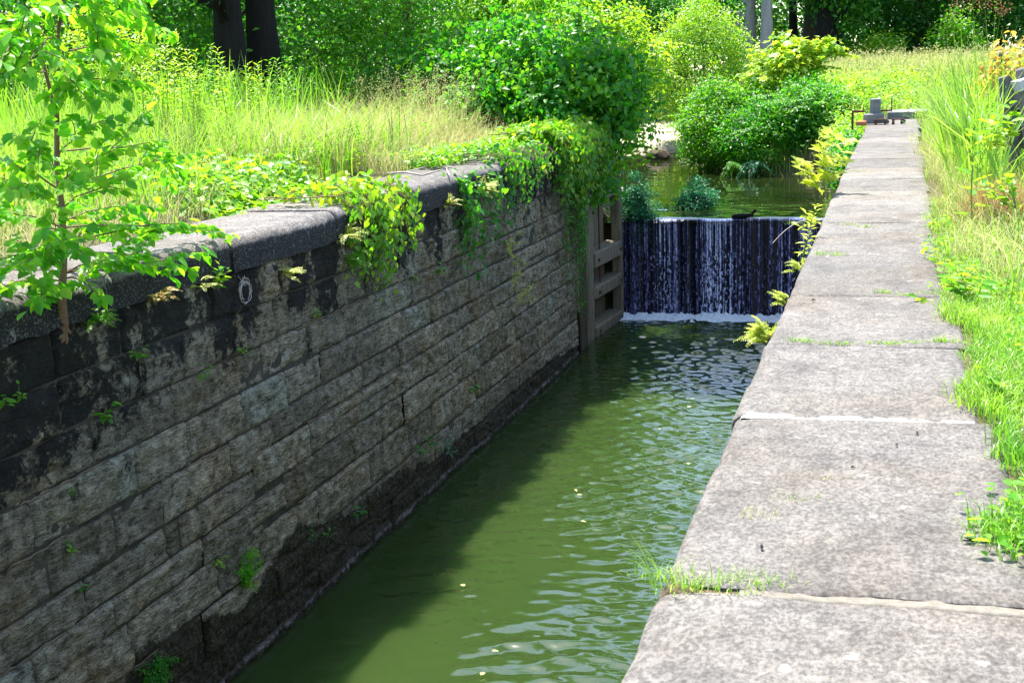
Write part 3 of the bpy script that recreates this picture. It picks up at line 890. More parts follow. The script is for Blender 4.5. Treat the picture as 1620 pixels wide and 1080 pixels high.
def sapling():
    base = PX(95, 528, -5.13)
    root = empty('sapling', base, 'young broad leaved sapling rooted in the near end of the wall', 'tree')
    mt = MB(); ml = MB()
    Yb = base[1]
    top1 = PY(66, -70, Yb + .05); top2 = PY(128, -90, Yb - .05)
    fork = PX(90, 190, -5.06)
    trunk = [base + [-.05, 0, -.05], base + [.03, 0, .03], PX(98, 470, -5.0), PX(101, 400, -5.0), PX(98, 330, -5.02), PX(90, 260, -5.04), fork]
    tube(mt, trunk, [.040, .036, .027, .023, .020, .018, .0165], 9)
    L1 = [fork, PX(76, 130, -5.1), PX(58, 60, -5.2), top1 + [-.1, 0, .3]]
    L2 = [fork, PX(91, 120, -5.0), PX(92, 50, -4.95), top2 + [.1, 0, .4]]
    tube(mt, L1, [.0145, .012, .010, .005], 7); tube(mt, L2, [.015, .013, .011, .005], 7)
    br = []

    def B(p0, p1, sag=-.05, r=.007):
        l = wobble_line(p0, p1, 9, .012, -sag)
        tube(mt, l, np.linspace(r, .0022, 9), 5); br.append(l)
    tp = np.array(trunk)
    def onT(py, x=-5.02): return np.stack([np.interp(-py, [-528, -400, -260, -190], [t[i] for t in (tp[0], tp[3], tp[5], tp[6])]) for i in range(3)])
    # (start height px, end px, end py, x offset toward or away)
    spec = [(430, 270, 430, .30), (400, 300, 425, .15), (360, 362, 372, .10), (350, 250, 330, -.3), (330, 200, 300, .35), (300, 330, 240, -.05), (290, 240, 225, .3),
            (420, 30, 420, .35), (400, -40, 430, .1), (360, -30, 350, -.2), (330, 10, 300, .4), (300, -60, 240, .1), (270, 20, 215, .35),
            (250, 170, 190, .4), (240, 290, 250, -.35), (440, 160, 470, .25), (455, 60, 480, .22), (430, 210, 420, .35), (410, 130, 400, .4), (380, 70, 370, .45),
            (310, 130, 290, .5), (440, -20, 470, -.1), (385, 340, 360, -.1), (345, 190, 380, -.2)]
    for (h0, ex, ey, dx) in spec:
        p0 = onT(h0); p1 = PX(ex, ey, -5.02 + dx)
        B(p0, p1, .05)
    for lead, es in ((L1, [(130, -40, 140, .2), (100, 10, 60, .3), (60, -50, 40, -.1), (40, 100, 10, .25), (20, 20, -20, .2), (90, 130, 110, .4), (60, 0, 100, .4)]),
                     (L2, [(150, 190, 130, .25), (120, 230, 70, -.1), (90, 200, 30, .2), (60, 270, 55, -.2), (50, 150, 10, .3), (20, 240, -10, .1), (0, 180, -40, .2), (140, 140, 160, .4), (100, 40, 110, .35), (70, 160, 60, .3), (30, 215, 15, -.1)])):
        la = np.array(lead)
        for (h0, ex, ey, dx) in es:
            t = np.clip((190 - h0) / 260, 0, 1)
            P, _, _ = along(la, 1, 0, t, t)
            B(P[0], PX(ex, ey, -5.02 + dx), .03, .006)
    # secondary twigs
    for l in list(br):
        for q in range(2):
            P, Tn, t = along(l, 1, 0, *([rng.uniform(.3, .8)] * 2))
            B(P[0], P[0] + unit(Tn[0] + .9 * rdir(1)[0] + [0, 0, .1]) * rng.uniform(.18, .38), .02, .004)
    # leaves sit alternately on twigs and hang a little
    for l in br:
        ln = np.linalg.norm(l[-1] - l[0]); n = int(7 + ln * 35)
        P, Tn, t = along(l, n, .02, .22, 1.0)
        alt = np.where(np.arange(n) % 2 == 0, 1, -1)[:, None]
        side = unit(np.cross(Tn, [0, 0, 1]) + 1e-6) * alt
        D = unit(Tn * .55 + side * .8 + np.array([0, 0, -.40]) + .45 * rdir(n))
        Nn = unit(np.array([0, 0, .8]) + .85 * rdir(n) + .2 * side + np.array([.25, -.15, 0]))
        L = rng.uniform(.05, .105, n) * (1.0 - .2 * t)
        leaves(ml, P + side * .02 + np.array([0, 0, -.01]), D, Nn, L, L * rng.uniform(.68, .86, n), np.clip(rng.beta(2, 2, n) + .05, 0, 1), 'ovate')
        P2 = l[-1] + rng.normal(size=(3, 3)) * .03
        leaves(ml, P2, unit(Tn[-1] + .6 * rdir(3) + [0, 0, -.5]), np.array([0, 0, 1.]) + .5 * rdir(3), .09, .07, rng.random(3), 'ovate')
    for dy, dz in ((.11, -.03), (-.10, -.05), (.03, -.13), (-.04, -.10)):
        tube(mt, [base + [.02, 0, .05], base + [.035, dy * .5, dz * .4 + .01], base + [-.02, dy, dz]], [.022, .014, .006], 6)
    mt.build('trunk', M['barkbrown'], root); ml.build('foliage', M['sapling'], root)


def shrub(name, label, base, ells, nclump, per, size, mat, crad=.3, tmpl='dia', cat='shrub', stems=6, lump=.3, inner=.5, up=.9, droop=.35, wr=.6, group=None, barkm='bark', zmin=None, vbias=0., stemr=.02, shoots=0, slen=1.0):
    root = empty(name, base, label, cat, group)
    ml = MB(); ms = MB()
    tot = sum(e[3] * e[4] * e[5] for e in ells)
    for i, e in enumerate(ells):
        c = e[:3]; r = e[3:6]
        n = max(4, int(nclump * (r[0] * r[1] * r[2]) / tot)) if len(ells) > 1 else nclump
        C = ellip(n, c, r, lump, inner, zmin, rng.integers(100))
        clump(ml, C, crad, per, size, tmpl, up=up, droop=droop, wr=wr, vbias=vbias)
        k = max(1, stems // len(ells))
        for j in range(k):
            q = C[rng.integers(len(C))]
            tube(ms, wobble_line(np.array(base) + rng.normal(size=3) * [.12 * r[0], .12 * r[1], 0], q, 7, .05), np.linspace(stemr, stemr * .25, 7), 5)
    for j in range(shoots):
        e = ells[rng.integers(len(ells))]
        d = rdir(1)[0]; d[2] = abs(d[2]) * .9 + .1; d = unit(d)
        a = np.array(e[:3]) + d * np.array(e[3:6]) * .6
        o = d * np.array([1, 1, .8]) + [0, 0, .35]; l = slen * rng.uniform(.5, 1.0)
        t = np.linspace(0, 1, 8)[:, None]
        pts = a + unit(o) * l * 1.1 * t + np.array([d[0], d[1], -1.1]) * l * .5 * t ** 2.2
        tube(ms, pts, np.linspace(.008, .002, 8), 4, cap=False)
        k = int(14 + 30 * l); P, Tn, tt = along(pts, k, .02, .1, 1)
        side = unit(np.cross(Tn, [.1, .2, 1.])) * np.where(np.arange(k) % 2 == 0, 1, -1)[:, None]
        LL = size * rng.uniform(.6, 1.25, k) * (1.1 - .4 * tt)
        leaves(ml, P, side + .5 * Tn + .35 * rdir(k) + [0, 0, -droop * .6], np.array([0, 0, 1.]) + .5 * rdir(k), LL, LL * wr, np.clip(rng.beta(2, 2, k) * .8 + .2 + vbias, 0, 1), tmpl)
    ms.build('stem', M[barkm], root); ml.build('foliage', M[mat], root)
    return root


def tree(name, label, base, h, tr, ells, nclump, per, size, mat, bark, crad=.7, group=None, limbs=8, lean=(0, 0), tmpl='dia', trunk_to=None, cat='tree', vbias=0.):
    root = empty(name, base, label, cat, group)
    mt = MB(); ml = MB()
    base = np.array(base, float)
    n = 10; t = np.linspace(0, 1, n)
    pts = base + np.stack([lean[0] * t ** 1.5 + rng.normal(size=n) * .04 * t, lean[1] * t ** 1.5 + rng.normal(size=n) * .04 * t, (trunk_to or h) * t - .1], -1)
    flare = 1 + .6 * np.exp(-t * 14)
    tube(mt, pts, tr * (1 - .75 * t) * flare, 11)
    tot = sum(e[3] * e[4] * e[5] for e in ells)
    for e in ells:
        c = base + np.array(e[:3]); r = e[3:6]
        k = max(5, int(nclump * (r[0] * r[1] * r[2]) / tot))
        C = ellip(k, c, r, .35, .45, None, rng.integers(100))
        clump(ml, C, crad, per, size, tmpl, vbias=vbias)
        for j in range(max(1, limbs // len(ells))):
            q = C[rng.integers(len(C))]
            tt = np.clip((q[2] - base[2]) / (trunk_to or h) * .7, .15, .9)
            P, _, _ = along(pts, 1, 0, tt, tt)
            tube(mt, wobble_line(P[0], q, 7, .08), np.linspace(tr * .3, tr * .06, 7), 6)
    mt.build('trunk', M[bark], root); ml.build('crown', M[mat], root)
    return root


def blades(m, P, H, W, bend, var, lean=None, mat=0, seg=4, tip=.06):
    P = np.asarray(P, float); n = len(P)
    if n == 0: return
    H = np.broadcast_to(H, (n,)); W = np.broadcast_to(W, (n,)); bend = np.broadcast_to(bend, (n,))
    a = rng.uniform(0, 2 * np.pi, n)
    d = np.stack([np.cos(a), np.sin(a)], -1)
    if lean is not None:
        d = unit(d + np.asarray(lean))
    wv = np.stack([-d[:, 1], d[:, 0]], -1); tw = rng.uniform(-.8, .8, n)
    wv = wv * np.cos(tw)[:, None] + d * np.sin(tw)[:, None]
    t = np.linspace(0, 1, seg)
    V = np.zeros((n, seg, 2, 3))
    for j, tt in enumerate(t):
        hz = H * (tt - .38 * bend * tt ** 2.4); rx = H * bend * tt ** 2 * .75
        c = P + np.stack([d[:, 0] * rx, d[:, 1] * rx, hz], -1)
        w = W * (1 - tt ** 1.6 * (1 - tip)) * .5
        V[:, j, 0, :2] = c[:, :2] - wv * w[:, None]; V[:, j, 1, :2] = c[:, :2] + wv * w[:, None]
        V[:, j, :, 2] = c[:, 2:3]
    i = np.arange(n * seg * 2).reshape(n, seg, 2)
    q = np.stack([i[:, :-1, 0], i[:, :-1, 1], i[:, 1:, 1], i[:, 1:, 0]], -1).reshape(-1, 4)
    m.add(V.reshape(-1, 3), q, np.repeat(np.broadcast_to(var, (n,)), seg - 1), mat, True)
    return V[:, -1].mean(1)


def seedheads(m, P, n, L, mat=1, var=.6, size=.02):
    """small spikelets drooping from the top of a culm"""
    k = len(P)
    Q = np.repeat(P, n, 0) + rng.normal(size=(k * n, 3)) * np.array([L * .25, L * .25, L * .5])
    leaves(m, Q, unit(rdir(k * n) + [0, 0, .8]), rdir(k * n), size * rng.uniform(.7, 1.5, k * n), size * .45, np.clip(rng.normal(var, .2, k * n), 0, 1), 'dia', mat)


def scatter(n, x0, x1, y0, y1, dens=None, seed=0):
    x = rng.uniform(x0, x1, n); y = rng.uniform(y0, y1, n)
    if dens is not None:
        k = rng.random(n) < dens(x, y); x, y = x[k], y[k]
    return np.stack([x, y, height(x, y)], -1)


def left_bank_cover():
    # tall green grass
    m = MB()
    dg = lambda x, y: (.25 + .75 * sstep(.40, .6, fbm(np.stack([x * .5, y * .5, 0 * x], -1), 3))) * sstep(-6.5, -7.6, x + .12 * (y - 9)) * (1 - .8 * sstep(15.2, 16.8, y) * sstep(-10.5, -9.2, x))
    P = scatter(21000, -15, -6.3, 6.0, 22, dg)
    n = len(P)
    tip = blades(m, P, rng.uniform(.55, 1.25, n) * (.7 + .3 * sstep(-6.5, -8, P[:, 0])), rng.uniform(.010, .022, n), rng.uniform(.15, .9, n), np.clip(rng.beta(2, 2.2, n), 0, 1), (.25, -.15))
    P = scatter(3600, -11.5, -6.45, 9.2, 17.5, lambda x, y: sstep(.42, .56, fbm(np.stack([x * .6 + 70, y * .5, 0 * x], -1), 3))); n = len(P)
    blades(m, P, rng.uniform(.6, 1.35, n), rng.uniform(.012, .024, n), rng.uniform(.3, 1.2, n), np.clip(rng.normal(.35, .22, n), 0, 1), (.25, -.15), 0, 5)
    # broad reed like blades near the trunk
    P = scatter(1100, -13.5, -8.4, 13.5, 19.5); n = len(P)
    blades(m, P, rng.uniform(1.1, 1.75, n), rng.uniform(.022, .035, n), rng.uniform(.1, .6, n), rng.uniform(.1, .7, n), None, 0, 5)
    tag(m.build('tall_grass', [M['grass']]), 'tall sunlit green grass covering the bank behind the shaded wall', 'grass', kind='stuff')
    # dry straw grass
    m = MB()
    dd = lambda x, y: sstep(.3, .55, fbm(np.stack([x * .7 + 9, y * .5, 0 * x], -1), 3)) * (1 - .75 * sstep(-8.3, -9.8, x))
    P = scatter(6500, -9.2, -6.05, 15.0, 21.0, dd); n = len(P)
    tip = blades(m, P, rng.uniform(.3, 1.15, n) * (.5 + .5 * sstep(-6.1, -7.5, P[:, 0])), rng.uniform(.006, .013, n), rng.uniform(.3, 1.35, n), np.clip(rng.beta(2.2, 2, n), 0, 1), (.3, -.25))
    seedheads(m, tip[rng.random(len(tip)) < .12], 7, .08, 0, .75, .022)
    # taller tan plume grasses before the creeper bush
    P = scatter(260, -8.3, -6.9, 19.0, 21.2); n = len(P)
    tip = blades(m, P, rng.uniform(.9, 1.45, n), .007, rng.uniform(.15, .7, n), rng.uniform(.4, 1, n), (.4, -.1))
    seedheads(m, tip, 9, .13, 0, .6, .025)
    P = scatter(2600, -11.0, -6.6, 13.0, 20.5); n = len(P)
    blades(m, P, rng.uniform(.6, 1.3, n), rng.uniform(.009, .016, n), rng.uniform(.3, 1.2, n), rng.uniform(0, .35, n), (.3, -.2), 0, 5)
    # thatch close to the coping
    dt = lambda x, y: sstep(-6.0, -6.35, x)
    P = scatter(900, -11, -6.7, 8.5, 15, dt); n = len(P)
    tip = blades(m, P, rng.uniform(.45, 1.0, n), rng.uniform(.006, .012, n), rng.uniform(.4, 1.3, n), np.clip(rng.normal(.5, .25, n), 0, 1), (.2, -.1))
    P = scatter(9500, -8.9, -6.0, 1.5, 12.0, dt); n = len(P)
    blades(m, P, rng.uniform(.12, .55, n), rng.uniform(.004, .008, n), rng.uniform(.5, 1.5, n), np.clip(rng.normal(.65, .25, n), 0, 1), (.2, -.1))
    tag(m.build('dry_grass', [M['dry']]), 'straw coloured dry grass on the bank behind the wall coping', 'dry grass', kind='stuff')
    # leafy weeds standing in the grass
    m = MB()
    Q = scatter(340, -12.5, -6.5, 9.5, 19, lambda x, y: sstep(.45, .55, fbm(np.stack([x * .7 + 50, y * .6, 0 * x], -1), 3)))
    for q in Q:
        h_ = rng.uniform(.25, .75); k = int(14 + 26 * h_)
        t = rng.uniform(.15, 1, k); a = rng.uniform(0, 6.28, k)
        D = np.stack([np.cos(a), np.sin(a), rng.uniform(-.2, .6, k)], -1); LL = rng.uniform(.06, .13, k) * (1.1 - .5 * t)
        leaves(m, q + np.stack([.04 * np.cos(a), .04 * np.sin(a), t * h_], -1), D, np.array([0, 0, 1.]) + .4 * rdir(k), LL, LL * .42, np.clip(rng.beta(2, 2, k), 0, 1), 'ovate')
    tag(m.build('bank_weeds', [M['ivy']]), 'leafy green weeds mixed into the tall grass of the left bank', 'weeds', kind='stuff')
    # ground ivy
    m = MB()
    di = lambda x, y: sstep(.36, .52, fbm(np.stack([x * .8 + 30, y * .8, 0 * x], -1), 3)) * sstep(10.3, 11.2, y + .35 * (x + 6)) * (1 - sstep(13.6, 14.6, y)) * sstep(-7.7, -6.9, x)
    P = scatter(15000, -9.0, -5.95, 9.0, 14.6, di)
    P[:, 2] += rng.random(len(P)) ** 1.4 * .38 * sstep(-5.9, -6.6, P[:, 0]) + .04
    n = len(P); L = rng.uniform(.05, .105, n)
    leaves(m, P, rdir(n) * [1, 1, .3] + [.2, -.2, -.2], np.array([0, 0, 1.]) + .55 * rdir(n), L, L * .9, np.clip(rng.beta(2.3, 1.7, n), 0, 1), 'heart')
    d2 = lambda x, y: sstep(.38, .55, fbm(np.stack([x * .9 + 3, y * .9, 0 * x], -1), 3)) * sstep(-7.4, -6.6, x)
    P = scatter(9000, -7.4, -5.6, 15.8, 21.5, d2)
    P[:, 2] = np.where(P[:, 0] > -6.05, .27, P[:, 2]) + rng.random(len(P)) ** 1.5 * .22
    n = len(P); L = rng.uniform(.04, .085, n)
    leaves(m, P, rdir(n) * [1, 1, .3] + [.2, -.2, -.2], np.array([0, 0, 1.]) + .55 * rdir(n), L, L * .85, np.clip(rng.beta(2.3, 1.8, n), 0, 1), 'heart')
    tag(m.build('ground_ivy', [M['ivy']]), 'yellow green ground ivy creeping along the top of the wall', 'ground cover', kind='stuff')


def curtain(name, label, y0, y1, nstr, drop, size, mat, x=-5.03, ztop=.28, cat='vine', spread=.14, over=.7, tmpl='heart', per=26, dropfn=None, vb=0., shape='beta'):
    """Leafy strands that come over the coping and hang down the wall."""
    ym = (y0 + y1) / 2
    root = empty(name, (x, ym, ztop), label, cat)
    ms = MB(); ml = MB()
    for i in range(nstr):
        y = rng.uniform(y0, y1)
        d = drop * rng.uniform(.25, 1.0) if dropfn is None else dropfn(y) * rng.uniform(.35, 1.05)
        back = rng.uniform(.1, over)
        bulge = rng.uniform(.02, spread)
        pts = [(x - back, y + rng.normal(0, .1), ztop + .05), (x - .1, y, ztop + .07), (x + bulge * .7, y + rng.normal(0, .03), ztop - .06),
               (x + bulge, y + rng.normal(0, .05), ztop - .25 * d), (x + bulge * .8, y + rng.normal(0, .08), ztop - .6 * d), (x + bulge * .5, y + rng.normal(0, .10), ztop - d)]
        pts = np.array(pts)
        tube(ms, pts, np.linspace(.006, .002, 6), 4, cap=False)
        n = int(per * (.35 + d))
        P, Tn, t = along(pts, n, .02)
        hang = sstep(.2, .4, t)[:, None]
        out = np.array([1., -.35, .25]) * hang + np.array([.1, -.1, 1.0]) * (1 - hang)
        Nn = unit(out + .55 * rdir(n))
        D = unit(rdir(n) * .6 + np.array([.15, -.1, -1.0]) * hang + np.array([.4, -.2, 0]) * (1 - hang))
        L = size * rng.uniform(.55, 1.2, n) * (1 - .35 * t)
        leaves(ml, P + rng.normal(size=(n, 3)) * .045 + out * .02, D, Nn, L, L * rng.uniform(.75, 1, n), np.clip(rng.beta(2, 2, n) + vb + .25 * (1 - t) - .12, 0, 1), tmpl)
    ms.build('stem', M['barkbrown'], root); ml.build('foliage', M[mat], root)
    return root


def fern(name, label, at, nfr, L, mat, up=.5, out=(1, -.5, 0), cat='fern', pin=11, group=None, rise=.9):
    root = empty(name, at, label, cat, group)
    ml = MB(); at = np.array(at, float); o = np.array(out, float)
    ms = MB()
    for i in range(nfr):
        d = unit(o * rng.uniform(.3, 1) + rng.normal(size=3) * [.5, .7, .25] + [0, 0, up])
        l = L * rng.uniform(.6, 1.1)
        t = np.linspace(0, 1, 8)[:, None]
        pts = at + rng.normal(size=3) * .02 + d * l * t + np.array([0, 0, -1]) * l * (1.1 - rise * .5) * t ** 2 * .6
        tube(ms, pts, np.linspace(.002, .0008, 8), 3, cap=False)
        P, Tn, tt = along(pts, pin * 2, .0, .12, 1)
        side = unit(np.cross(Tn, np.array([.2, -.2, 1.]))) * np.where(np.arange(pin * 2) % 2 == 0, 1, -1)[:, None]
        LL = l * .30 * (1 - .75 * tt) * rng.uniform(.8, 1.2, pin * 2)
        leaves(ml, P, side + .5 * Tn + .15 * rdir(pin * 2), np.array([.3, -.3, 1.]) + .3 * rdir(pin * 2), LL, LL * .42, np.clip(rng.normal(.45, .25, pin * 2), 0, 1), 'dia')
    ms.build('midrib', M['stem'], root); ml.build('foliage', M[mat], root)
    return root


def sprig(name, label, at, n, L, size, mat, out=(1, -.4, .3), cat='weed', tmpl='ovate', group=None, stems=3, wr=.6, droop=.2):
    """A little leafy plant growing from a crack."""
    root = empty(name, at, label, cat, group)
    ms = MB(); ml = MB(); at = np.array(at, float)
    for i in range(stems):
        e = at + unit(np.array(out) + rng.normal(size=3) * .45) * L * rng.uniform(.6, 1.1)
        pts = wobble_line(at, e, 6, .01, .03)
        tube(ms, pts, np.linspace(.0035, .0012, 6), 4)
        k = max(3, n // stems)
        P, Tn, t = along(pts, k, .03, .25, 1)
        side = unit(np.cross(Tn, [.3, .1, 1.])) * np.where(np.arange(k) % 2 == 0, 1, -1)[:, None]
        D = unit(side + .5 * Tn + .4 * rdir(k) + [0, 0, -droop])
        LL = size * rng.uniform(.6, 1.15, k)
        leaves(ml, P, D, np.array([.4, -.3, 1.]) + .4 * rdir(k), LL, LL * wr, np.clip(rng.beta(2, 2, k), 0, 1), tmpl)
    ms.build('stem', M['stem'], root); ml.build('foliage', M[mat], root)
    return root


def tall_weed(name, label, base, h, nst, mat, size=.11, spread=.25, cat='weed', wr=.22, group=None, dens=46):
    root = empty(name, base, label, cat, group)
    ms = MB(); ml = MB(); base = np.array(base, float)
    for i in range(nst):
        b = base + rng.normal(size=3) * [spread, spread, 0]
        e = b + [rng.normal(0, .10), rng.normal(0, .10), h * rng.uniform(.75, 1.05)]
        pts = wobble_line(b, e, 8, .02)
        tube(ms, pts, np.linspace(.008, .002, 8), 5)
        k = int(dens * h)
        P, Tn, t = along(pts, k, .01, .12, 1)
        a = np.arange(k) * 2.4 + rng.random(k)
        D = np.stack([np.cos(a), np.sin(a), .55 - .6 * (1 - t) + rng.normal(0, .15, k)], -1)
        LL = size * (1.15 - .55 * t) * rng.uniform(.7, 1.2, k)
        leaves(ml, P, D, np.array([0, 0, 1.]) + .25 * rdir(k), LL, LL * wr, np.clip(rng.beta(2, 2, k) * .8 + .2 * t, 0, 1), 'dia')
    ms.build('stem', M['stem'], root); ml.build('foliage', M[mat], root)
    return root


def wall_plants():
    # the big creepers
    curtain('hanging_ivy', 'bright heart leaved ivy spilling over the coping halfway along the wall', 11.25, 13.0, 44, 1.0, .10, 'ivy', ztop=.24, over=1.0, spread=.18, dropfn=lambda y: .92 - .3 * abs(y - 11.9), vb=.1)
    curtain('creeper', 'mixed creeper draped over the coping between the ivy and the bush', 16.6, 19.6, 50, .75, .085, 'vine', ztop=.28, over=.9, spread=.14, dropfn=lambda y: .55 + .15 * math.sin(y * 3), vb=.22)
    curtain('trailing_vine', 'dark green vine trailing down the wall face below the creeper', 14.6, 16.9, 13, 1.35, .095, 'vine', ztop=.1, over=.35, spread=.1, per=34, dropfn=lambda y: 1.3 - .25 * abs(y - 15.6), vb=.02)
    curtain('vine_curtain', 'dense curtain of ivy over the end of the wall beside the lock gate', 19.3, 22.2, 165, 1.2, .115, 'ivy', ztop=.45, over=1.1, spread=.34, per=30, dropfn=lambda y: 1.05 + .3 * math.sin(y * 5), vb=.0)
    curtain('vine_strand', 'long narrow ivy strand hanging almost to the water beside the gate', 20.55, 20.75, 20, 2.65, .055, 'vine', ztop=.1, over=.2, spread=.12, per=60, vb=.1, dropfn=lambda y: 2.6)
    curtain('vine_strand', 'thinner ivy strand on the wall left of the long strand by the gate', 19.75, 19.95, 8, 2.3, .05, 'vine', ztop=.0, over=.2, spread=.07, per=34, vb=.05, dropfn=lambda y: 2.1)
    W = -5.06
    fern('yellow_fern', 'clump of yellow fern under the coping before the creeper', PX(762, 305, W + .03), 22, .34, 'fern', .9)
    fern('yellow_fern', 'small yellow fern on the coping edge right of the hanging ivy', PX(708, 322, W + .03), 14, .22, 'fern', .9)
    fern('yellow_fern', 'yellow fern under the end of the second coping stone beside the ivy', PX(545, 372, W + .03), 14, .24, 'fern', .5)
    fern('yellow_fern', 'last yellow fern on the coping just before the vine curtain', PX(852, 270, W + .03), 10, .26, 'fern', .8)
    fern('orange_fern', 'yellow and rust coloured fern under the near coping beside the sapling', PX(250, 468, W + .03), 18, .15, 'orange', .4)
    fern('green_fern', 'pale green fern at the foot of the sapling', PX(150, 500, W + .03), 15, .17, 'ivy', .3)
    fern('green_fern', 'yellow green fern in a joint under the middle coping stone', PX(452, 432, W + .03), 14, .20, 'fern', .5)
    fern('green_fern', 'low yellow fern on the coping joint right of the sapling', PX(320, 452, W + .03), 10, .15, 'fern', .5)
    fern('green_fern', 'green fern left of the hanging ivy under the coping', PX(556, 412, W + .03), 12, .24, 'ivy', .3)
    sprig('nettle', 'bright leafy nettle standing in the coping joint right of the sapling', PX(338, 458, W), 34, .30, .085, 'ivy', (.35, 0, 1.0), stems=4, wr=.48)
    # the dangling bleached branch with yellow leaves
    a = PX(800, 375, W + .04); b = PX(826, 500, W + .12)
    root = empty('hanging_branch', a, 'dry branch with sparse yellow leaves dangling on the wall below the creeper', 'branch')
    ms = MB(); ml = MB()
    main = wobble_line(a, b, 10, .04); tube(ms, main, np.linspace(.007, .002, 10), 5)
    for i in range(26):
        P, Tn, t = along(main, 1, 0, rng.uniform(.05, .95), 0)
        P, Tn, t = along(main, 1, 0, *(lambda q: (q, q))(rng.uniform(.03, 1)))
        e = P[0] + unit(np.array([.3, rng.normal(.3, .6), rng.normal(-.35, .4)])) * rng.uniform(.12, .42) * (1.1 - .5 * t[0])
        l = wobble_line(P[0], e, 6, .015); tube(ms, l, np.linspace(.003, .001, 6), 4, cap=False)
        if t[0] < .8:
            k = 16; Pp, Tt, _ = along(l, k, .03, .1, 1)
            LL = rng.uniform(.03, .055, k)
            leaves(ml, Pp, Tt + rdir(k), rdir(k) + [.3, 0, .8], LL, LL * .5, np.clip(rng.normal(.4, .25, k), 0, 1), 'dia')
    ms.build('twig', M['twig'], root); ml.build('foliage', M['fern'], root)
    # ring of dead vine
    c = PX(384, 462, W + .02)
    root = empty('dead_vine', c, 'tangled grey ring of dead vine hanging on the wall face', 'vine')
    ms = MB()
    for i in range(7):
        a0 = rng.uniform(0, 6.28); n = 14; th = a0 + np.linspace(0, rng.uniform(2.5, 5), n); rr = .085 * (1 + .25 * rng.normal(size=n).cumsum() * .25)
        pts = c + np.stack([.01 + .02 * rng.random(n), rr * np.cos(th), rr * np.sin(th) * 1.0], -1)
        tube(ms, pts, .0035, 4, cap=False)
    for i in range(4):
        e = c + [.02, rng.normal(0, .05), rng.uniform(.12, .25)]
        tube(ms, wobble_line(c + [.02, rng.normal(0, .06), .05], e, 7, .015), .003, 4, cap=False)
    ms.build('twig', M['twig'], root)
    # seedlings in the joints
    S = [(212, 556, .09, 'lone seedling with pointed leaves under the green fern'), (315, 590, .09, 'three leaved seedling in the second joint, in the middle of the stained wall'),
         (165, 650, .12, 'pair of drooping seedling leaves on the black stained blocks'), (112, 862, .07, 'small bright seedling low at the left of the wall'),
         (130, 925, .06, 'tiny seedling in a joint below another at the lower left'), (5, 628, .10, 'seedling at the left edge of the picture on the black stain'),
         (30, 622, .07, 'small seedling just right of the one at the left edge'), (378, 548, .08, 'small seedling below the dead vine ring'),
         (498, 494, .08, 'small green weed on the blocks between fern and ivy'), (345, 884, .09, 'small weed on a joint above the moss clump'),
         (606, 448, .12, 'weed hanging below the hanging ivy'), (566, 392, .14, 'leafy weed at the lower left of the hanging ivy'),
         (745, 612, .14, 'reedy weed on a pale block low on the far wall'), (692, 425, .13, 'narrow weed right of the hanging ivy'),
         (918, 478, .13, 'small weed on blocks left of the thin vine strand'), (655, 440, .08, 'tiny weed between ivy and trailing vine'), (112, 775, .05, 'faint tiny seedling on the lower left blocks')]
    for (px, py, L, lab) in S:
        sprig('seedling', lab, PX(px, py, -5.085), 9, L, L * .62, 'ivy' if L > .06 else 'vine', (1, -.3, .2), cat='seedling', stems=3, group='seedlings in the wall joints', wr=.55)
    for (px, py, L, lab) in ((560, 812, .14, 'weed on the wet moss band nearest the bottom of the wall'), (676, 700, .15, 'tall thin weed where the moss band starts to narrow'), (708, 716, .18, 'blue green weed at the waterline moss under the pale blocks'),
                             (512, 842, .10, 'small weed on the mossy band above the dark water'), (490, 850, .10, 'dark weed on the upper edge of the moss band'), (660, 712, .16, 'upright weed beside the dark hollow in the wall')):
        sprig('moss_weed', lab, PX(px, py, -5.06), 14, L, L * .5, 'bluish' if px == 708 else 'vine', (.8, -.2, .5), cat='weed', stems=4, group='weeds on the mossy band', wr=.4)
    # moss clump
    c = PX(392, 905, -5.06)
    root = empty('moss_clump', c, 'bright green moss and clover clump low on the wall', 'moss')
    ml = MB(); C = c + rng.normal(size=(26, 3)) * [.02, .045, .075]
    clump(ml, C, .05, 40, .022, 'dia', up=.4, outw=.6); ml.build('foliage', M['sapling'], root)
    c = PX(250, 1062, -5.04)
    root = empty('moss_clump', c, 'dark green moss clump at the very bottom left of the wall', 'moss')
    ml = MB(); C = c + rng.normal(size=(30, 3)) * [.02, .09, .05]
    clump(ml, C, .05, 36, .022, 'dia', up=.4, outw=.6); ml.build('foliage', M['vine'], root)
    # bare stick lying on the coping
    z = .275
    root_pts = np.array([PZ(612, 276, z), PZ(640, 274, z), PZ(668, 279, z), PZ(692, 272, z), PZ(706, 268, z), PZ(712, 280, z - .02)])
    m = MB(); tube(m, root_pts + [0, 0, .012], [.011, .012, .011, .010, .009, .006], 7)
    tube(m, [root_pts[1] + [0, 0, .012], root_pts[1] + [.05, .6, .03]], [.008, .004], 6)
    tag(m.build('bare_stick', M['twig']), 'bleached bare stick lying on the far coping of the shaded wall', 'stick')


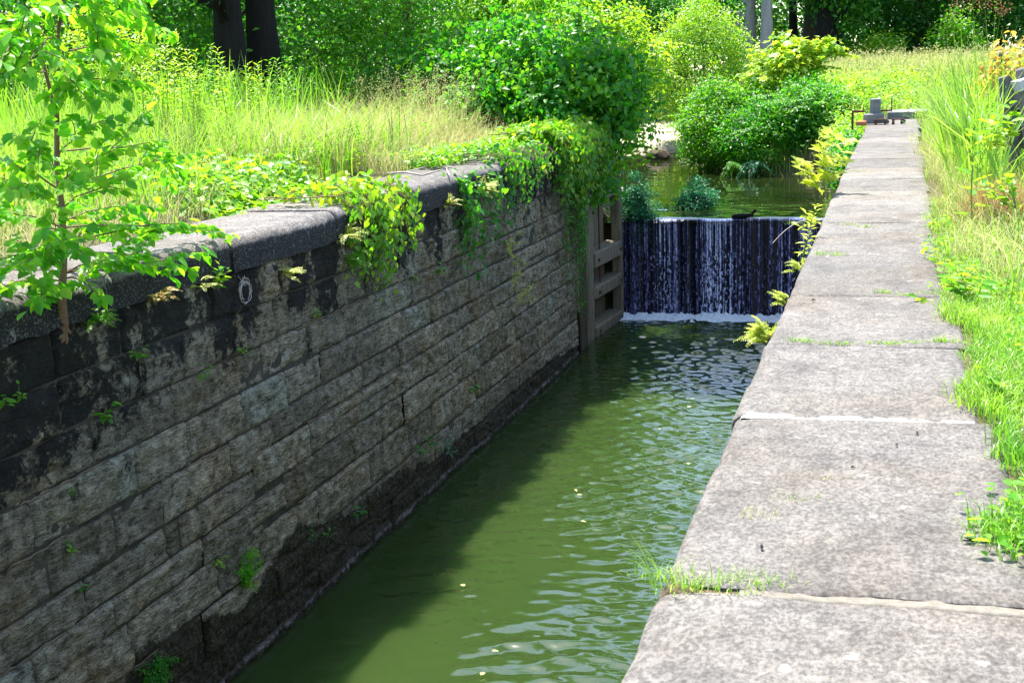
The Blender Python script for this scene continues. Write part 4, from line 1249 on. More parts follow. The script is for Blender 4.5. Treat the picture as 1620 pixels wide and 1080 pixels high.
def left_shrubs():
    h = lambda x, y: float(height(np.array([x]), np.array([y]))[0])
    shrub('creeper_bush', 'large dome of vine leaves overhanging the end of the wall and gate', (-5.9, 22.9, .1),
          [(-5.5, 22.7, .75, 1.15, 1.1, 1.35), (-5.05, 23.4, 1.0, .75, .85, .9), (-7.5, 23.2, .8, 1.0, .8, 1.05), (-6.6, 22.6, .7, 1.1, 1.0, 1.25), (-5.15, 22.4, -.25, .42, .7, .75), (-6.7, 23.3, 1.7, .8, .7, .8), (-5.7, 23.8, 1.75, .6, .6, .6)], 460, 40, .105, 'vine', .36, 'heart', 'bush', 8, .48, .6, up=.5, droop=.6, wr=.85, vbias=.06, shoots=46, slen=.75)
    shrub('creeper_bush', 'dark low mound of vines behind the dry grass', (-8.5, 24.2, .2), [(-8.5, 24.2, .9, 1.5, 1.2, 1.45), (-7.3, 24.6, 1.0, 1.3, 1, 1.5)], 300, 30, .12, 'vine', .34, 'heart', 'bush', 6, .4, .6, up=.6, droop=.5, wr=.8, vbias=.0, shoots=30, slen=.9)
    shrub('leafy_shrub', 'light green shrub rising behind the dark vine mound', (-7.8, 27, .3), [(-7.8, 27, 1.5, 1.6, 1.4, 2.3)], 210, 34, .12, 'shrub', .4, 'ovate', 'shrub', 7, .45, .5, vbias=.15, shoots=40, slen=1.1)
    shrub('leafy_shrub', 'backlit bright shrub behind the tall grass right of the dark trunks', (-10.4, 25.6, .3), [(-10.4, 25.6, 1.5, 1.5, 1.4, 2.4)], 190, 34, .11, 'shrub', .4, 'ovate', 'shrub', 7, .45, .5, shoots=40, slen=1.1, vbias=.05)
    shrub('leafy_shrub', 'yellow topped shrub directly above the overhanging vine dome', (-6.3, 28.4, -.3), [(-6.3, 28.4, 1.2, 1.5, 1.3, 1.9)], 230, 34, .12, 'bright', .38, 'ovate', 'shrub', 6, .45, .5, vbias=.02, shoots=40, slen=1.1)
    shrub('leafy_shrub', 'sunlit shrub with fine leaves left of the dark trunks', (-11.6, 17.6, .3), [(-11.9, 17.8, 1.2, 1.2, 1.0, 1.5)], 200, 34, .08, 'bright', .34, 'dia', 'shrub', 6, shoots=30, slen=.9)
    shrub('leafy_shrub', 'bright shrub growing at the foot of the dark trunks', (-11.0, 20.2, .3), [(-11.1, 20.2, .75, 1.1, .8, .9)], 110, 34, .09, 'bright', .3, 'ovate', 'shrub', 5, .45, .5, shoots=26, slen=.8)
    for (px, py, Y, hh, ns, lab) in ((398, 120, 16.5, 1.5, 2, 'tall pointed weed standing alone before the dark trunks'), (250, 120, 14.6, 1.75, 6, 'stand of tall lance leaved weeds right of the sapling top'),
                                     (310, 110, 15.2, 1.6, 5, 'group of tall weeds left of the dark trunks'), (690, 160, 20.5, 1.3, 4, 'dark leafy weeds behind the dry grass'), (365, 150, 15.8, 1.15, 3, 'short pale weed beside the lone pointed weed'), (650, 150, 20, 1.2, 3, 'leafy weeds at the left end of the dry grass'), (345, 150, 18.4, 1.6, 5, 'tall weeds hiding the foot of the thickest dark trunk'), (430, 150, 18.8, 1.5, 5, 'tall weeds hiding the foot of the second dark trunk')):
        b = PY(px, py, Y); b[2] = h(b[0], b[1])
        tall_weed('tall_weed', lab, b, hh, ns, 'bright' if Y < 18 else 'shrub', .15, .18 if ns > 2 else .05, group='tall weeds on the left bank')


def forest():
    h = lambda x, y: float(height(np.array([x]), np.array([y]))[0])
    def T_(lab, x, y, hh, tr, ells, nc, per, size, mat, bark, crad=.7, **kw):
        tree('tree', lab, (x, y, h(x, y)), hh, tr, ells, nc, per, size, mat, bark, crad, **kw)
    T_('thick nearly black trunk at left, nearest of the dark pair', -12.3, 22.6, 10, .33, [(-1.0, 3.6, 8.0, 2.6, 2.2, 2.6), (-2.4, 2.2, 4.4, 1.6, 1.2, 1.4), (.7, -1.0, 3.3, 1.5, .7, .65)], 330, 40, .16, 'forest', 'barkdark', .7)
    T_('second dark trunk just right of the thickest one', -12.1, 23.6, 9.5, .36, [(.2, 4.0, 7.6, 2.4, 2.2, 2.4)], 220, 40, .16, 'forest', 'barkdark', .7)
    T_('bushy tree behind the sapling at far left', -15.5, 21, 8, .22, [(0, 0, 3.6, 2.4, 2.0, 3.3), (1.6, 1.4, 2.4, 1.4, 1.2, 2.0)], 300, 42, .13, 'forest', 'bark', .6)
    T_('bushy tree between the sapling and the dark trunks', -13.6, 25, 8.5, .24, [(0, 0, 4.0, 2.6, 2.2, 3.8)], 300, 42, .14, 'forest', 'bark', .6)
    T_('dense green tree right of the dark trunks', -11.4, 30, 5.2, .2, [(0, 0, 2.6, 2.8, 2.4, 2.6)], 280, 44, .14, 'forest', 'bark', .6)
    T_('dense green tree above the dark vine mound', -9.4, 33, 4.2, .17, [(0, 0, 2.0, 2.5, 2.2, 2.2)], 260, 44, .14, 'shrub', 'bark', .6)
    T_('tree with airy crown left of the pool', -12.6, 40, 6, .22, [(0, 0, 3.0, 2.8, 2.6, 3.0)], 260, 42, .17, 'forest', 'bark', .7)
    T_('tree behind the sand bar', -13.4, 62, 8, .3, [(0, 0, 3.6, 4.0, 3.4, 3.8)], 300, 44, .24, 'far', 'bark', .95)
    T_('pale trunked sycamore behind the round shrub', -7.3, 71, 15, .34, [(0, 0, 11, 4, 3.6, 4.2), (-2.6, 1, 4.6, 1.6, 1.6, 2.4)], 300, 42, .28, 'far', 'barkpale', 1.0)
    T_('grey twin trunk right of the pale sycamore', -6.1, 67, 12, .36, [(0, .5, 9.5, 3, 3, 3.4)], 200, 40, .28, 'far', 'barkpale', 1.0)
    T_('tall grey trunk at the left edge of the meadow', -4.3, 72, 15, .42, [(0, 0, 11, 4.2, 3.8, 4.6), (2.5, 1.5, 5, 1.6, 1.6, 2.2)], 300, 42, .28, 'far', 'bark', 1.0, lean=(.8, 0))
    T_('slim dark trunk touching the tall grey trunk', -4.95, 71, 13, .26, [(-.5, .5, 9.8, 3, 3, 3.5)], 180, 40, .28, 'far', 'barkdark', 1.0, lean=(-.9, 0))
    T_('dark leaning tree at the head of the meadow', -3.1, 68, 11, .62, [(0, .6, 6.6, 2.4, 2.4, 4.2), (.9, .5, 3.2, 1.0, 1.0, 1.4)], 260, 42, .26, 'forest', 'barkdark', .9, lean=(-.5, 0))
    T_('broad dark tree behind the middle of the meadow', 1.5, 76, 13, .4, [(0, 0, 6.4, 4.6, 3.6, 6.0)], 420, 44, .28, 'far', 'bark', 1.05)
    T_('broad dark tree behind the right side of the meadow', 8, 72, 12, .4, [(0, 0, 6.0, 4.6, 3.6, 5.8)], 420, 44, .28, 'far', 'bark', 1.05)
    T_('tree behind the tall grass at the right edge', 13.5, 66, 12, .4, [(0, 0, 5.8, 4.4, 3.6, 5.6)], 380, 44, .27, 'forest', 'bark', 1.0)
    shrub('leafy_shrub', 'yellow green shrub under the dark trees at the meadow edge', (-.6, 67.5, .6), [(-.6, 67.5, 1.4, 1.5, 1.2, 1.5)], 110, 34, .2, 'bright', .55)
    shrub('leafy_shrub', 'small pale shrub at the meadow edge right of the leaning tree', (2.9, 68.5, .6), [(2.9, 68.5, 1.9, 1.2, 1.2, 2.0)], 100, 34, .2, 'shrub', .55)
    T_('slender tree behind the wall end arching over the gate', -8.0, 28.6, 8.4, .10, [(2.8, -4.2, 7.4, 1.8, 2.0, 1.3), (3.2, -1.0, 7.4, 1.7, 1.7, 1.2)], 300, 40, .15, 'forest', 'bark', .5, lean=(1.9, -2.6))
    # the wood behind: one mass
    m = MB()
    for (n, x0, x1, y0, y1, zt) in ((1500, -46, -17, 26, 48, 8), (1500, -40, -13, 48, 82, 7.5), (3400, -26, 40, 76, 94, 10)):
        x = rng.uniform(x0, x1, n); y = rng.uniform(y0, y1, n)
        top = zt * (.55 + .6 * fbm(np.stack([x * .16, y * .16, 0 * x], -1), 3))
        C = np.stack([x, y, height(x, y) + rng.random(n) ** .8 * top], -1)
        clump(m, C, 1.25, 34, .36, 'dia', wr=.62)
    for i in range(40):
        x = rng.uniform(-40, 36); y = rng.uniform(80, 92) if x > -14 else rng.uniform(34, 80)
        if x > -17 and y < 78: continue
        z = float(height(np.array([x]), np.array([y]))[0])
        tube(m, wobble_line((x, y, z - .2), (x + rng.normal(0, .4), y, z + 9), 6, .08), np.linspace(rng.uniform(.18, .34), .1, 6), 7, .1, 1)
    tag(m.build('woodland', [M['far'], M['barkdark']]), 'shady green wood closing off the view behind the bank and meadow', 'woodland', kind='stuff')


def right_bank():
    h = lambda x, y: float(height(np.array([x]), np.array([y]))[0])
    shrub('round_shrub', 'tall rounded shrub with small leaves behind the pool', (-6.8, 48.2, -.7), [(-6.8, 48.2, 1.45, 2.05, 1.9, 2.55)], 560, 36, .105, 'bright', .42, 'dia', 'shrub', 16, .36, .6, vbias=-.05, stemr=.03, shoots=60, slen=1.1)
    shrub('big_leaf_shrub', 'bright large leaved shrub right of the tall rounded one', (-2.9, 38.3, .0), [(-2.9, 38.3, 1.0, 1.15, 1.0, 1.3), (-2.2, 38, 1.45, .7, .6, .75)], 120, 20, .19, 'bright', .36, 'lobed', 'shrub', 9, .3, .45, vbias=.25, barkm='barkbrown', wr=.9, shoots=26, slen=.7)
    shrub('waterside_shrub', 'arching fine leaved shrub leaning over the left of the pool edge', (-4.9, 37.6, -1.2), [(-4.8, 37.2, -.30, 1.25, 1.1, 1.15), (-3.6, 37.6, .0, 1.1, .8, .8)], 480, 40, .11, 'shrub', .34, 'dia', 'shrub', 8, .5, .6, wr=.5, droop=.5, zmin=-1.44, vbias=.02, shoots=80, slen=.9)
    shrub('waterside_shrub', 'dark green shrub overhanging the pool next to the stone path', (-2.6, 35.6, -1.0), [(-3.1, 35.6, -.5, 1.45, 1.0, 1.1), (-1.8, 35.4, -.25, 1.05, .9, 1.1), (-2.2, 36.4, .25, 1.0, .8, .8)], 600, 40, .11, 'vine', .34, 'dia', 'shrub', 8, .48, .6, wr=.5, droop=.5, zmin=-1.44, vbias=.08, shoots=90, slen=1.1)
    fern('pale_spray', 'pale yellow spray of leaves hanging among the dark waterside shrub', PY(1160, 255, 34.4), 12, .55, 'shrub', .1, (0, -.4, -.9), 'spray', 16)
    fern('blue_spray', 'blue green spray of leaves at the foot of the dark waterside shrub', PY(1195, 255, 34.3), 14, .6, 'bluish', .1, (0, -.4, -.9), 'spray', 16)
    # weir clumps
    for (px, py, Y, r, lab) in ((1008, 338, 24.85, .30, 'blue green tuft growing where the weir meets the gate'), (1100, 325, 26.6, .30, 'blue green tuft standing in the shallow water above the weir')):
        c = PY(px, py, Y); c[2] = PZL
        root = empty('water_tuft', c, lab, 'water plant', 'tufts growing on the weir')
        ml = MB(); hh = 1.0 if Y < 26 else .8
        C = c + np.abs(rng.normal(size=(70, 3))) * [0, 0, .28 * hh] + rng.normal(size=(70, 3)) * [.17, .15, .02]
        clump(ml, C, .15, 60, .075, 'dia', up=.7, wr=.32, droop=-.3); ml.build('foliage', M['bluish'], root)
        mr = MB(); th = np.linspace(0, 2 * np.pi, 12, endpoint=False)
        rbox(mr, c + [0, 0, -.04], (.5, .4, .16), bev=.06, wob=.06, seed=3); mr.build('root_mass', M['rock'], root)
        if Y < 26:
            c2 = c + [.12, -.18, -.25]
            ml = MB(); C = c2 + rng.normal(size=(50, 3)) * [.16, .06, .16]; clump(ml, C, .14, 30, .05, 'dia', wr=.3); ml.build('foliage', M['bluish'], root)
    # log on the crest
    a = PY(1158, 350, 24.62); b = PY(1192, 345, 24.75); a[2] = -1.43; b[2] = -1.41
    m = MB(); tube(m, wobble_line(a, b, 7, .01), [.035, .05, .055, .05, .045, .04, .03], 8)
    tube(m, [b - [.05, 0, 0], b + [.05, 0, .10]], [.03, .025], 7); tube(m, [a + [.05, 0, .02], a + [.2, .08, .05]], [.02, .01], 6)
    tag(m.build('driftwood_log', M['barkdark']), 'dark piece of driftwood caught on the lip of the weir', 'driftwood')
    # brown rock at the sand bar
    c = PZ(1040, 252, PZL); m = MB()
    V = rdir(500); V = V * (.75 + .5 * fbm(V * 1.7 + 5, 3))[:, None] * [.42, .32, .26] + c + [0, 0, .08]
    import bmesh
    bm = bmesh.new()
    for v in V: bm.verts.new(v)
    bmesh.ops.convex_hull(bm, input=bm.verts)
    me = bpy.data.meshes.new('rock'); 
    for v in [v for v in bm.verts if not v.link_faces]: bm.verts.remove(v)
    bm.to_mesh(me); bm.free(); me.materials.append(M['rock'])
    o = bpy.data.objects.new('rock', me); COL.objects.link(o); tag(o, 'brown rock at the water edge before the sand bar', 'rock')
    # undergrowth between the path and the meadow
    m = MB()
    C = np.concatenate([ellip(150, (-1.3, 36.2, .0), (1.1, 1.3, .75), .3, .6), ellip(150, (-.9, 40, .35), (1.7, 1.6, .75), .3, .6), ellip(130, (.6, 42.5, .35), (1.8, 1.5, .8), .3, .6),
                        ellip(90, (-.95, 33.0, -.5), (.45, 1.5, .6), .3, .6), ellip(60, (-.85, 31.2, -.7), (.3, 1.2, .55), .3, .6), ellip(110, (-2.2, 42, .3), (1.6, 1.5, .7), .3, .6), ellip(60, (.4, 36.2, .1), (.7, .7, .5), .3, .6)])
    clump(m, C, .34, 40, .10, 'dia', vbias=.02, wr=.5)
    tag(m.build('undergrowth', [M['bright']]), 'low yellow green weeds between the path end and the meadow', 'undergrowth', kind='stuff')
    m = MB(); C = np.concatenate([ellip(50, (-.82, 27.5, -.45), (.18, 1.2, .45), .3, .6), ellip(40, (-.80, 25.3, -.6), (.16, .9, .4), .3, .6)])
    clump(m, C, .22, 34, .085, 'ovate', vbias=-.05, wr=.7)
    root = empty('wall_creeper', (-.7, 26.5, -.6), 'dark green creeper climbing the wall side before the iron anchor', 'vine'); m.build('foliage', M['vine'], root)
    # meadow
    m = MB()
    dm = lambda x, y: sstep(33.5, 36, y - .25 * x)
    P = scatter(26000, -5.5, 9, 34, 67, dm); n = len(P)
    tall = .55 + .55 * sstep(36, 52, P[:, 1])
    tip = blades(m, P, rng.uniform(.5, 1.15, n) * tall, rng.uniform(.02, .042, n), rng.uniform(.1, .8, n), np.clip(rng.beta(2.2, 2, n) * .7 + .3 * sstep(42, 56, P[:, 1]), 0, 1), (.15, -.1))
    k = rng.random(n) < .30 * sstep(42, 55, P[:, 1])
    seedheads(m, tip[k], 3, .2, 1, .55, .09)
    tag(m.build('meadow_grass', [M['meadow'], M['dry']]), 'pale seeding meadow grass beyond the end of the path', 'meadow', kind='stuff')
    # verge of the path: short grass close by, long grass further off
    m = MB()
    edge = lambda y: .38 + .07 * np.sin(y * 3.1) + .05 * np.sin(y * 7.7 + 1) + .10 * sstep(.55, .7, fbm(np.stack([y * .8, 0 * y, 0 * y], -1), 2))
    dv = lambda x, y: sstep(-.12, .08, x - edge(y) - .05 * sstep(5.5, 4, y) - .12 * sstep(3.7, 3.3, y))
    P = scatter(42000, .28, 2.3, 2.6, 13.5, dv); n = len(P)
    P3 = scatter(34000, .22, 1.0, 2.6, 7.5, dv); P3[:, 2] = np.where(P3[:, 0] < .46, .002, P3[:, 2]); P = np.concatenate([P, P3]); n = len(P)
    far = sstep(6, 13, P[:, 1]) * sstep(.4, .9, P[:, 0])
    blades(m, P, rng.uniform(.03, .12, n) * (1 + 2.2 * far), rng.uniform(.0035, .007, n), rng.uniform(.3, 1.3, n), np.clip(rng.normal(0, .16, n) + 1.5 * fbm(np.stack([P[:, 0] * 2.6, P[:, 1] * 1.7, 0 * P[:, 0] + 6], -1), 3) - .35, 0, 1), (-.2, 0))
    dv2 = lambda x, y: sstep(-.05, .25, x - edge(y) - .05)
    P = scatter(15000, .35, 3.2, 9.5, 34, dv2); n = len(P)
    g = sstep(.5, 1.0, P[:, 0]) * sstep(9, 15, P[:, 1])
    tip = blades(m, P, rng.uniform(.2, .65, n) * (.5 + 1.1 * g), rng.uniform(.008, .016, n), rng.uniform(.2, 1.1, n), np.clip(rng.beta(2, 1.9, n) + .1, 0, 1), (-.2, -.1))
    P = scatter(1500, .7, 2.2, 9.6, 25, lambda x, y: sstep(.0, .35, x - .62 - .25 * sstep(13, 9.6, y)) * ((x < .98) | (y > 13.9))); n = len(P)
    tip = blades(m, P, rng.uniform(1.0, 1.7, n), rng.uniform(.016, .03, n), rng.uniform(.15, .8, n), rng.uniform(.05, .75, n), (-.3, -.1), 0, 5)
    P = scatter(420, .6, 1.5, 12.0, 18.5, lambda x, y: ((x < 1.0) | (y > 13.9)) * (.25 + .75 * sstep(.5, .9, x))); n = len(P)
    tip = blades(m, P, rng.uniform(.9, 2.05, n), rng.uniform(.014, .028, n), rng.uniform(.2, 1.25, n), rng.uniform(.05, .8, n), (-.3, -.1), 0, 6)
    P = scatter(2600, .55, 1.9, 5.2, 12.5, lambda x, y: sstep(.0, .4, x - edge(y) - .1) * sstep(.40, .58, fbm(np.stack([x * 1.8, y * 1.1, 0 * x + 12], -1), 3))); n = len(P)
    tip = blades(m, P, rng.uniform(.2, .62, n) * (.6 + .4 * sstep(5, 9, P[:, 1])), rng.uniform(.005, .011, n), rng.uniform(.3, 1.3, n), np.clip(rng.normal(.45, .3, n), 0, 1), (-.2, -.1))
    tag(m.build('verge_grass', [M['grass']]), 'bright grass verge along the right side of the stone path', 'grass', kind='stuff')
    # dry straw in the verge
    m = MB()
    P = scatter(15000, .4, 2.4, 8.0, 22, dv2); n = len(P)
    tip = blades(m, P, rng.uniform(.15, .55, n), rng.uniform(.004, .009, n), rng.uniform(.4, 1.3, n), rng.beta(2, 2, n), (-.25, -.1))
    P = scatter(14000, .30, 1.7, 2.8, 10, lambda x, y: dv(x, y) * sstep(.42, .58, fbm(np.stack([x * 2.4 + 8, y * 1.5, 0 * x], -1), 3))); n = len(P)
    blades(m, P, rng.uniform(.03, .13, n), .0045, rng.uniform(.8, 1.6, n), rng.beta(2, 2, n))
    tag(m.build('verge_straw', [M['dry']]), 'dry straw mixed into the verge beside the path', 'dry grass', kind='stuff')
    # broad leaved ground weeds of the verge
    m = MB()
    P = scatter(8200, .24, 1.9, 2.7, 11.5, lambda x, y: sstep(-.18, .02, x - edge(y) - .12 * sstep(3.7, 3.3, y)) * sstep(.44, .56, fbm(np.stack([x * 2.2, y * 1.6, 0 * x + 3], -1), 3)))
    P[:, 2] = np.maximum(P[:, 2], 0) + rng.random(len(P)) * .06 + .008; n = len(P); L = rng.uniform(.02, .05, n)
    leaves(m, P, rdir(n) * [1, 1, .3], np.array([0, 0, 1.]) + .5 * rdir(n), L, L * .7, np.clip(rng.beta(2, 2, n) + .1, 0, 1), 'ovate')
    tag(m.build('verge_weeds', [M['sapling']]), 'low clover like weeds spreading from the verge onto the slabs', 'weeds', kind='stuff')
    # seeding johnson grass culms
    for (px, py, Y, hh, lab) in ((1525, 250, 14.0, 2.0, 'tall seeding grass stem rising left of the fence'), (1550, 250, 14.8, 2.2, 'tallest seeding grass with reddish plume beside the fence')):
        b = PY(px, py, Y); b[2] = 0.0
        root = empty('seed_grass', b, lab, 'grass stem', 'seeding grasses by the fence'); ms = MB()
        PP = b + rng.normal(size=(7, 3)) * [.07, .07, 0]
        tip = blades(ms, PP, hh * rng.uniform(.85, 1.05, 7), .012, rng.uniform(.05, .2, 7), .3, None, 0, 5)
        seedheads(ms, tip[:5], 44, .16, 1, .6, .022)
        blades(ms, np.repeat(PP, 4, 0) + np.array([0, 0, .5]), rng.uniform(.4, .8, 28), .022, rng.uniform(.5, 1.2, 28), .25, None, 0, 5)
        ms.build('foliage', [M['grass'], M['brown']], root)
    # brown dried tuft
    b = PY(1592, 372, 11.0); b[2] = .03
    root = empty('brown_tuft', b, 'rusty brown dried grass tuft at the right edge of the verge', 'dry grass'); m = MB()
    P = b + rng.normal(size=(900, 3)) * [.17, .32, 0]
    blades(m, P, rng.uniform(.25, .55, 900), rng.uniform(.004, .008, 900), rng.uniform(.3, 1.2, 900), rng.beta(2, 2, 900), (-.3, -.3)); m.build('foliage', M['brown'], root)
    # verge plants
    b = PY(1538, 330, 10.6); b[2] = 0
    tall_weed('broadleaf_weed', 'upright broad leaved weed standing in the verge left of the fence', b, .78, 1, 'sapling', .19, .0, wr=.42, dens=16)
    for (px, py, Y, L, lab, mt) in ((1540, 480, 7.6, .28, 'yellow green weed leaning from the verge over a slab joint', 'ivy'), (1600, 230, 10.8, .4, 'pale leaved weed in front of the leaning fence post', 'bright'), (1605, 620, 5.4, .16, 'weed with light leaves at the right edge of the near verge', 'ivy'),
                                    (1608, 330, 9.5, .3, 'leafy weed below the fence at the right edge', 'bright')):
        b = PY(px, py, Y); b[2] = max(b[2], .02)
        sprig('verge_weed', lab, b, 60, L, L * .32, mt, (-.5, -.3, .7), stems=7, group='weeds of the verge', wr=.5)
    # creeper with reddish tips by the fence
    b = PY(1600, 130, 16.5); shrub('fence_creeper', 'bush with reddish leaf tips behind the old fence', (b[0] + .3, b[1], .0), [(b[0] + .25, b[1], .95, .65, .6, .55)], 60, 30, .10, 'orange', .25, 'ovate', 'bush', 4, vbias=-.25)
    # plants on the wall edge at left of the path
    E0 = -.66
    sprig('wall_weed', 'yellow leaved weed growing on the wall edge before the iron anchor', PX(1305, 305, E0), 80, .62, .17, 'yellow', (-.15, .25, 1.0), stems=6, wr=.8, tmpl='lobed')
    tall_weed('wall_weed', 'upright spear of yellow green leaves growing beside the waterfall from the wall edge', PX(1268, 415, E0 - .02),   .62, 1, 'yellow', .10, .01, wr=.24, dens=60)
    sprig('wall_weed', 'small weed with curled leaves on the wall edge above the pool end', PX(1296, 350, E0), 22, .22, .10, 'yellow', (-.6, 0, .6), stems=3)
    fern('wall_fern', 'yellow fern growing from the path wall beside the foam', PX(1212, 535, E0 + .02), 30, .17, 'yellow', .9, (-1, -.1, .2), 'fern')
    fern('wall_fern', 'smaller yellow fern above the other on the path wall', PX(1240, 478, E0 + .02), 12, .14, 'yellow', .9, (-1, -.1, .2), 'fern')
    fern('wall_fern', 'little fern beneath the spear shaped weed on the path wall', PX(1262, 425, E0 + .02), 10, .14, 'yellow', .9, (-1, -.1, .2), 'fern')
    # a thin arching stem over the fall
    a = PX(1300, 352, E0); m = MB()
    tube(m, stem_curve(a, PX(1222, 385, E0 - .35), 9, (0, 0, .10)), np.linspace(.006, .002, 9), 5)
    tag(m.build('arching_twig', M['twig']), 'thin bare twig arching out from the path wall before the waterfall', 'twig')
    # grass tufts in the slab joints
    TU = [((1050, 1090, 1120, 1170, 1205), 921, 60, .075, 'sprawling grass tuft in the nearest slab joint, at the wall edge'),
          ((1300, 1325), 403, 60, .05, 'short grass tuft on the fourth joint from the waterfall side'), ((1270, 1340, 1370), 356, 60, .05, 'flat grass tuft on a slab joint before the yellow wall weed'),
          ((1270, 1310, 1330), 541, 70, .035, 'line of low grass in the joint beyond the pale mortar line'), ((1395, 1410, 1440), 541, 60, .035, 'second patch of low grass in the same joint beyond the mortar line'), ((1485, 1500), 541, 60, .045, 'small tuft where that joint meets the verge'),
          ((1395, 1430, 1470), 465, 90, .035, 'green grass line in the third joint near the verge'), ((1345, 1365), 270, 60, .06, 'grass tuft on the far slabs'), ((1252, 1258), 787, 24, .030, 'tiny tuft growing on the big near slab'), ((1200, 1206), 810, 24, .028, 'tiny dry tuft on the big near slab nearer the water'), ((1296, 1300), 757, 14, .03, 'smallest dry sprout on the near slab')]
    for (pxs, py, nb_, hh, lab) in TU:
        c = PZ(np.mean(pxs), py); root = empty('grass_tuft', c, lab, 'grass tuft', 'grass tufts on the slabs'); m = MB()
        for px in pxs:
            q = PZ(px + 0., py + rng.uniform(-3, 3) * (1 if py < 800 else 3)); w = .05 * (q[1] / 6) ** .5 * rng.uniform(.5, 1.2); kk = rng.uniform(.5, 1.15)
            P = q + rng.normal(size=(nb_, 3)) * ([w, w * .4, 0] if py < 900 else [w * 1.6, w * .9, 0]); P[:, 2] = -.004
            blades(m, P, kk * hh * rng.uniform(.2, 1.25, nb_), rng.uniform(.002, .0042, nb_), rng.uniform(.2, 1.1 if py < 900 else 1.7, nb_), rng.beta(2, 1.7, nb_), None, 0, 4)
        m.build('foliage', M['grass'] if 'dry' not in lab else M['dry'], root)
    # leaning grass over the nearest edge
    c = PZ(1035, 925); m = MB(); P = np.repeat(c[None], 16, 0) + rng.normal(size=(16, 3)) * [.015, .03, 0]
    blades(m, P, rng.uniform(.08, .20, 16), .003, rng.uniform(.5, 1.2, 16), rng.uniform(.2, .8, 16), (-1.4, 0)); root = empty('grass_tuft', c, 'wispy grass leaning out over the water at the nearest joint', 'grass tuft', 'grass tufts on the slabs'); m.build('foliage', M['grass'], root)
    # fallen leaves and bits
    for (px, py, s, lab) in ((1206, 868, .022, 'small curled dark leaf on the near slab'), (1346, 740, .018, 'tiny dark bark flake on the large slab'), (1284, 476, .03, 'dark leaf on the third slab'), (1542, 857, .03, 'thin dark twig bit near the verge'), (1452, 686, .02, 'dark crumb just before the pale mortar line'), (1420, 705, .016, 'second dark crumb before the pale mortar line')):
        c = PZ(px, py, .008); m = MB(); a = rng.uniform(0, 3.1)
        leaves(m, [c], [[math.cos(a), math.sin(a), .1]], [[0, .2, 1]], s * 1.3, s * .5, .1, 'ovate')
        leaves(m, [c + [0, 0, .002]], [[math.cos(a), math.sin(a), .4]], [[.3, .2, 1]], s, s * .4, .1, 'ovate')
        tag(m.build('dead_leaf', M['barkdark']), lab, 'dead leaf', 'dead leaves on the slabs')


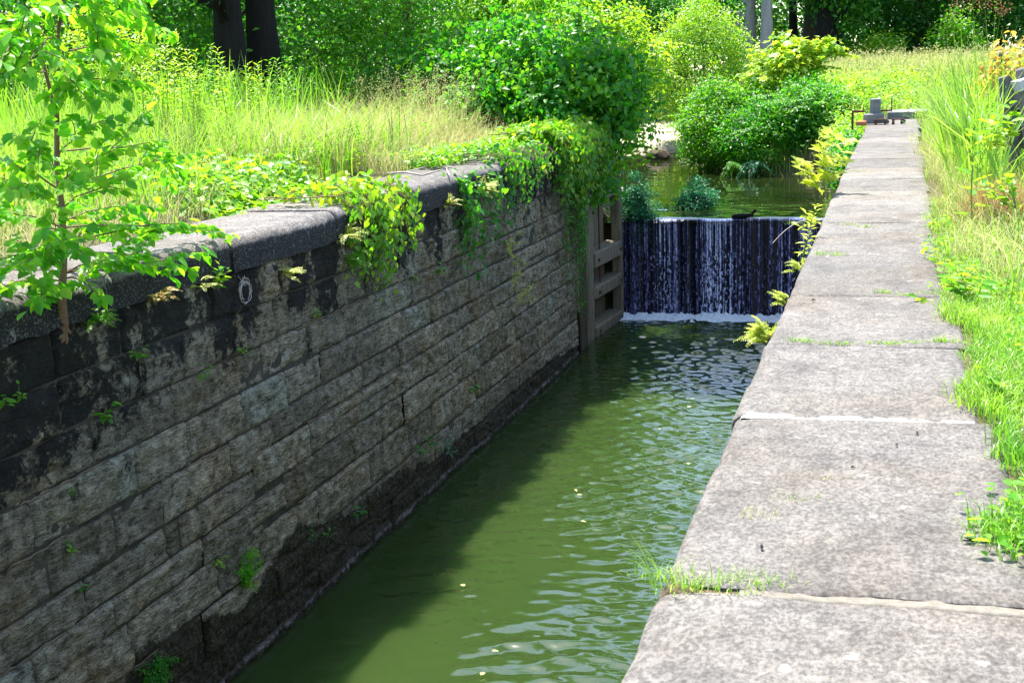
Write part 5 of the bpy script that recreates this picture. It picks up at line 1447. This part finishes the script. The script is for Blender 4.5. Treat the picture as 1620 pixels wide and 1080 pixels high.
def anchor_and_fence():
    b = np.array([-.33, 30.6, 0.0])
    root = empty('gate_anchor', b, 'grey squared block with rusty iron straps at the far end of the path', 'gate anchor')
    m = MB(); rbox(m, b + [0.0, .05, .36], (.24, .24, .44), bev=.02, wob=.015); m.build('upper_block', M['greystone'], root)
    m = MB(); rbox(m, b + [-.03, 0, .13], (.46, .36, .22), bev=.02, wob=.015, seed=2); m.build('lower_block', M['greystone'], root)
    m = MB(); rbox(m, b + [-.30, -.22, .04], (.24, .16, .10), bev=.012, wob=.01); m.build('brick', M['brick'], root)
    m = MB(); rbox(m, b + [.12, -.26, .11], (.30, .06, .03), bev=.006); rbox(m, b + [.02, -.26, .05], (.06, .06, .12), bev=.006); rbox(m, b + [.22, -.26, .05], (.05, .06, .12), bev=.006); m.build('iron_strap', M['rust'], root)
    m = MB(); rbox(m, b + [.50, -.26, .11], (.26, .06, .03), bev=.006); rbox(m, b + [.40, -.26, .055], (.06, .06, .13), bev=.006); rbox(m, b + [.58, -.26, .055], (.05, .06, .11), bev=.006); m.build('iron_strap', M['rust'], root)
    for x in (.27, .63):
        m = MB(); tube(m, [b + [x, -.34, .06], b + [x, -.22, .06]], .045, 10); m.build('bolt', M['iron'], root)
    m = MB(); rbox(m, b + [-.38, .0, .30], (.28, .05, .05), bev=.006); rbox(m, b + [-.50, .0, .06], (.05, .05, .44), bev=.006); m.build('iron_bracket', M['rust'], root)
    m = MB(); rbox(m, b + [.22, .1, .30], (.26, .05, .04), bev=.006); rbox(m, b + [.36, .1, .42], (.03, .03, .30), bev=.005); m.build('iron_bracket', M['rust'], root)
    # low step at the end of the slabs
    m = MB(); rbox(m, (.42, 34.3, .05), (1.0, 1.3, .24), bev=.03, wob=.02)
    tag(m.build('stone_step', M['greystone']), 'low grey stone step closing off the far end of the path', 'step')
    # old fence at the right edge
    root = empty('wooden_fence', (1.25, 13.6, 0), 'old weathered wooden fence leaning in the grass at the right edge', 'fence')
    def post(name, p0, p1, w, mat, seed):
        p0 = np.array(p0); p1 = np.array(p1); L = np.linalg.norm(p1 - p0); z = (p1 - p0) / L
        x = unit(np.cross([0, 1., 0], z)); y = np.cross(z, x)
        m = MB(); rbox(m, (0, 0, 0), (w, w, L), rot=np.stack([x, y, z], -1), bev=.014, wob=.02, seed=seed)
        m.v = [v + ((p0 + p1) / 2).astype(np.float32) for v in m.v]
        return m.build(name, mat, root)
    a0, a1 = PY(1613, 300, 13.6), PY(1590, 122, 13.6)
    p = post('post', a0, a1, .125, M['woodfence'], 1)
    for f in (.42, .72, .2):
        q = a0 + (a1 - a0) * f; m = MB(); rbox(m, q, (.138, .138, .012), rot=rotm('Y', -8), bev=.003); m.build('wire_band', M['iron'], p)
    post('post', PY(1640, 300, 13.4), PY(1617, 108, 13.4), .13, M['woodfence'], 2)
    post('post', (1.19, 17.4, 0), PY(1578, 92, 17.4), .07, M['woodfence'], 3)
    post('post', (1.36, 17.6, 0), PY(1588, 84, 17.6), .13, M['woodfence'], 4)
    a, b2 = PY(1602, 146, 13.5), PY(1700, 150, 13.2)
    post('cap_board', PY(1612, 134, 13.45), PY(1622, 133, 13.15), .12, M['woodpale'], 5)
    post('rail', PY(1607, 158, 13.55), PY(1760, 175, 12.9), .12, M['woodfence'], 6)
    post('rail', PY(1604, 215, 13.7), PY(1760, 235, 13.2), .22, M['wooddark'], 7)
    post('rail', PY(1604, 185, 13.75), PY(1760, 205, 13.3), .20, M['wooddark'], 8)


# ------------------------------------------------------------------ build all
build_terrain(); build_left_wall(); build_right_wall(); build_water(); build_weir(); build_gate()
sapling(); left_bank_cover(); wall_plants(); left_shrubs(); forest(); right_bank(); anchor_and_fence()

# ------------------------------------------------------------------ light, sky, camera
sun_v = Vector((-.25, .40, 1.0)).normalized()
L = bpy.data.lights.new('sun', 'SUN'); L.energy = 4.6; L.angle = math.radians(.5); L.color = (1, .96, .89)
so = bpy.data.objects.new('sun', L); COL.objects.link(so)
so.rotation_euler = (-sun_v).to_track_quat('-Z', 'Y').to_euler(); so.location = (-10, 20, 40)
w = bpy.data.worlds.new('World'); scene.world = w; w.use_nodes = True
nt = w.node_tree; nt.nodes.clear()
sky = nt.nodes.new('ShaderNodeTexSky'); sky.sky_type = 'NISHITA'; sky.sun_disc = False
sky.sun_elevation = math.asin(sun_v.z); sky.sun_rotation = math.atan2(sun_v.x, sun_v.y)
sky.dust_density = 1.0; sky.air_density = 1.0
bg = nt.nodes.new('ShaderNodeBackground'); bg.inputs['Strength'].default_value = .15
wo = nt.nodes.new('ShaderNodeOutputWorld')
nt.links.new(sky.outputs[0], bg.inputs[0]); nt.links.new(bg.outputs[0], wo.inputs[0])

cd = bpy.data.cameras.new('camera'); cam = bpy.data.objects.new('camera', cd); COL.objects.link(cam)
cd.sensor_fit = 'HORIZONTAL'; cd.sensor_width = 36; cd.lens = 36 * F / 1620
cd.clip_start = .05; cd.clip_end = 1500
r_, d_, f_ = RW[:, 0], RW[:, 1], RW[:, 2]
mw = Matrix(((r_[0], -d_[0], -f_[0], 0), (r_[1], -d_[1], -f_[1], 0), (r_[2], -d_[2], -f_[2], CAMH), (0, 0, 0, 1)))
cam.matrix_world = mw
cd.dof.use_dof = True; cd.dof.focus_distance = 14.0; cd.dof.aperture_fstop = 14.0
scene.camera = cam

scene.view_settings.view_transform = 'Standard'; scene.view_settings.look = 'None'
scene.view_settings.exposure = 1.8; scene.view_settings.gamma = 1
scene.render.engine = 'CYCLES'
cy = scene.cycles
cy.use_denoising = True
try:
    cy.denoiser = 'OPENIMAGEDENOISE'; cy.denoising_input_passes = 'RGB_ALBEDO_NORMAL'; cy.denoising_prefilter = 'NONE'
except Exception:
    pass
cy.max_bounces = 7; cy.diffuse_bounces = 4; cy.glossy_bounces = 3; cy.transmission_bounces = 4; cy.transparent_max_bounces = 6
cy.sample_clamp_indirect = 6.0; cy.caustics_reflective = False; cy.caustics_refractive = False
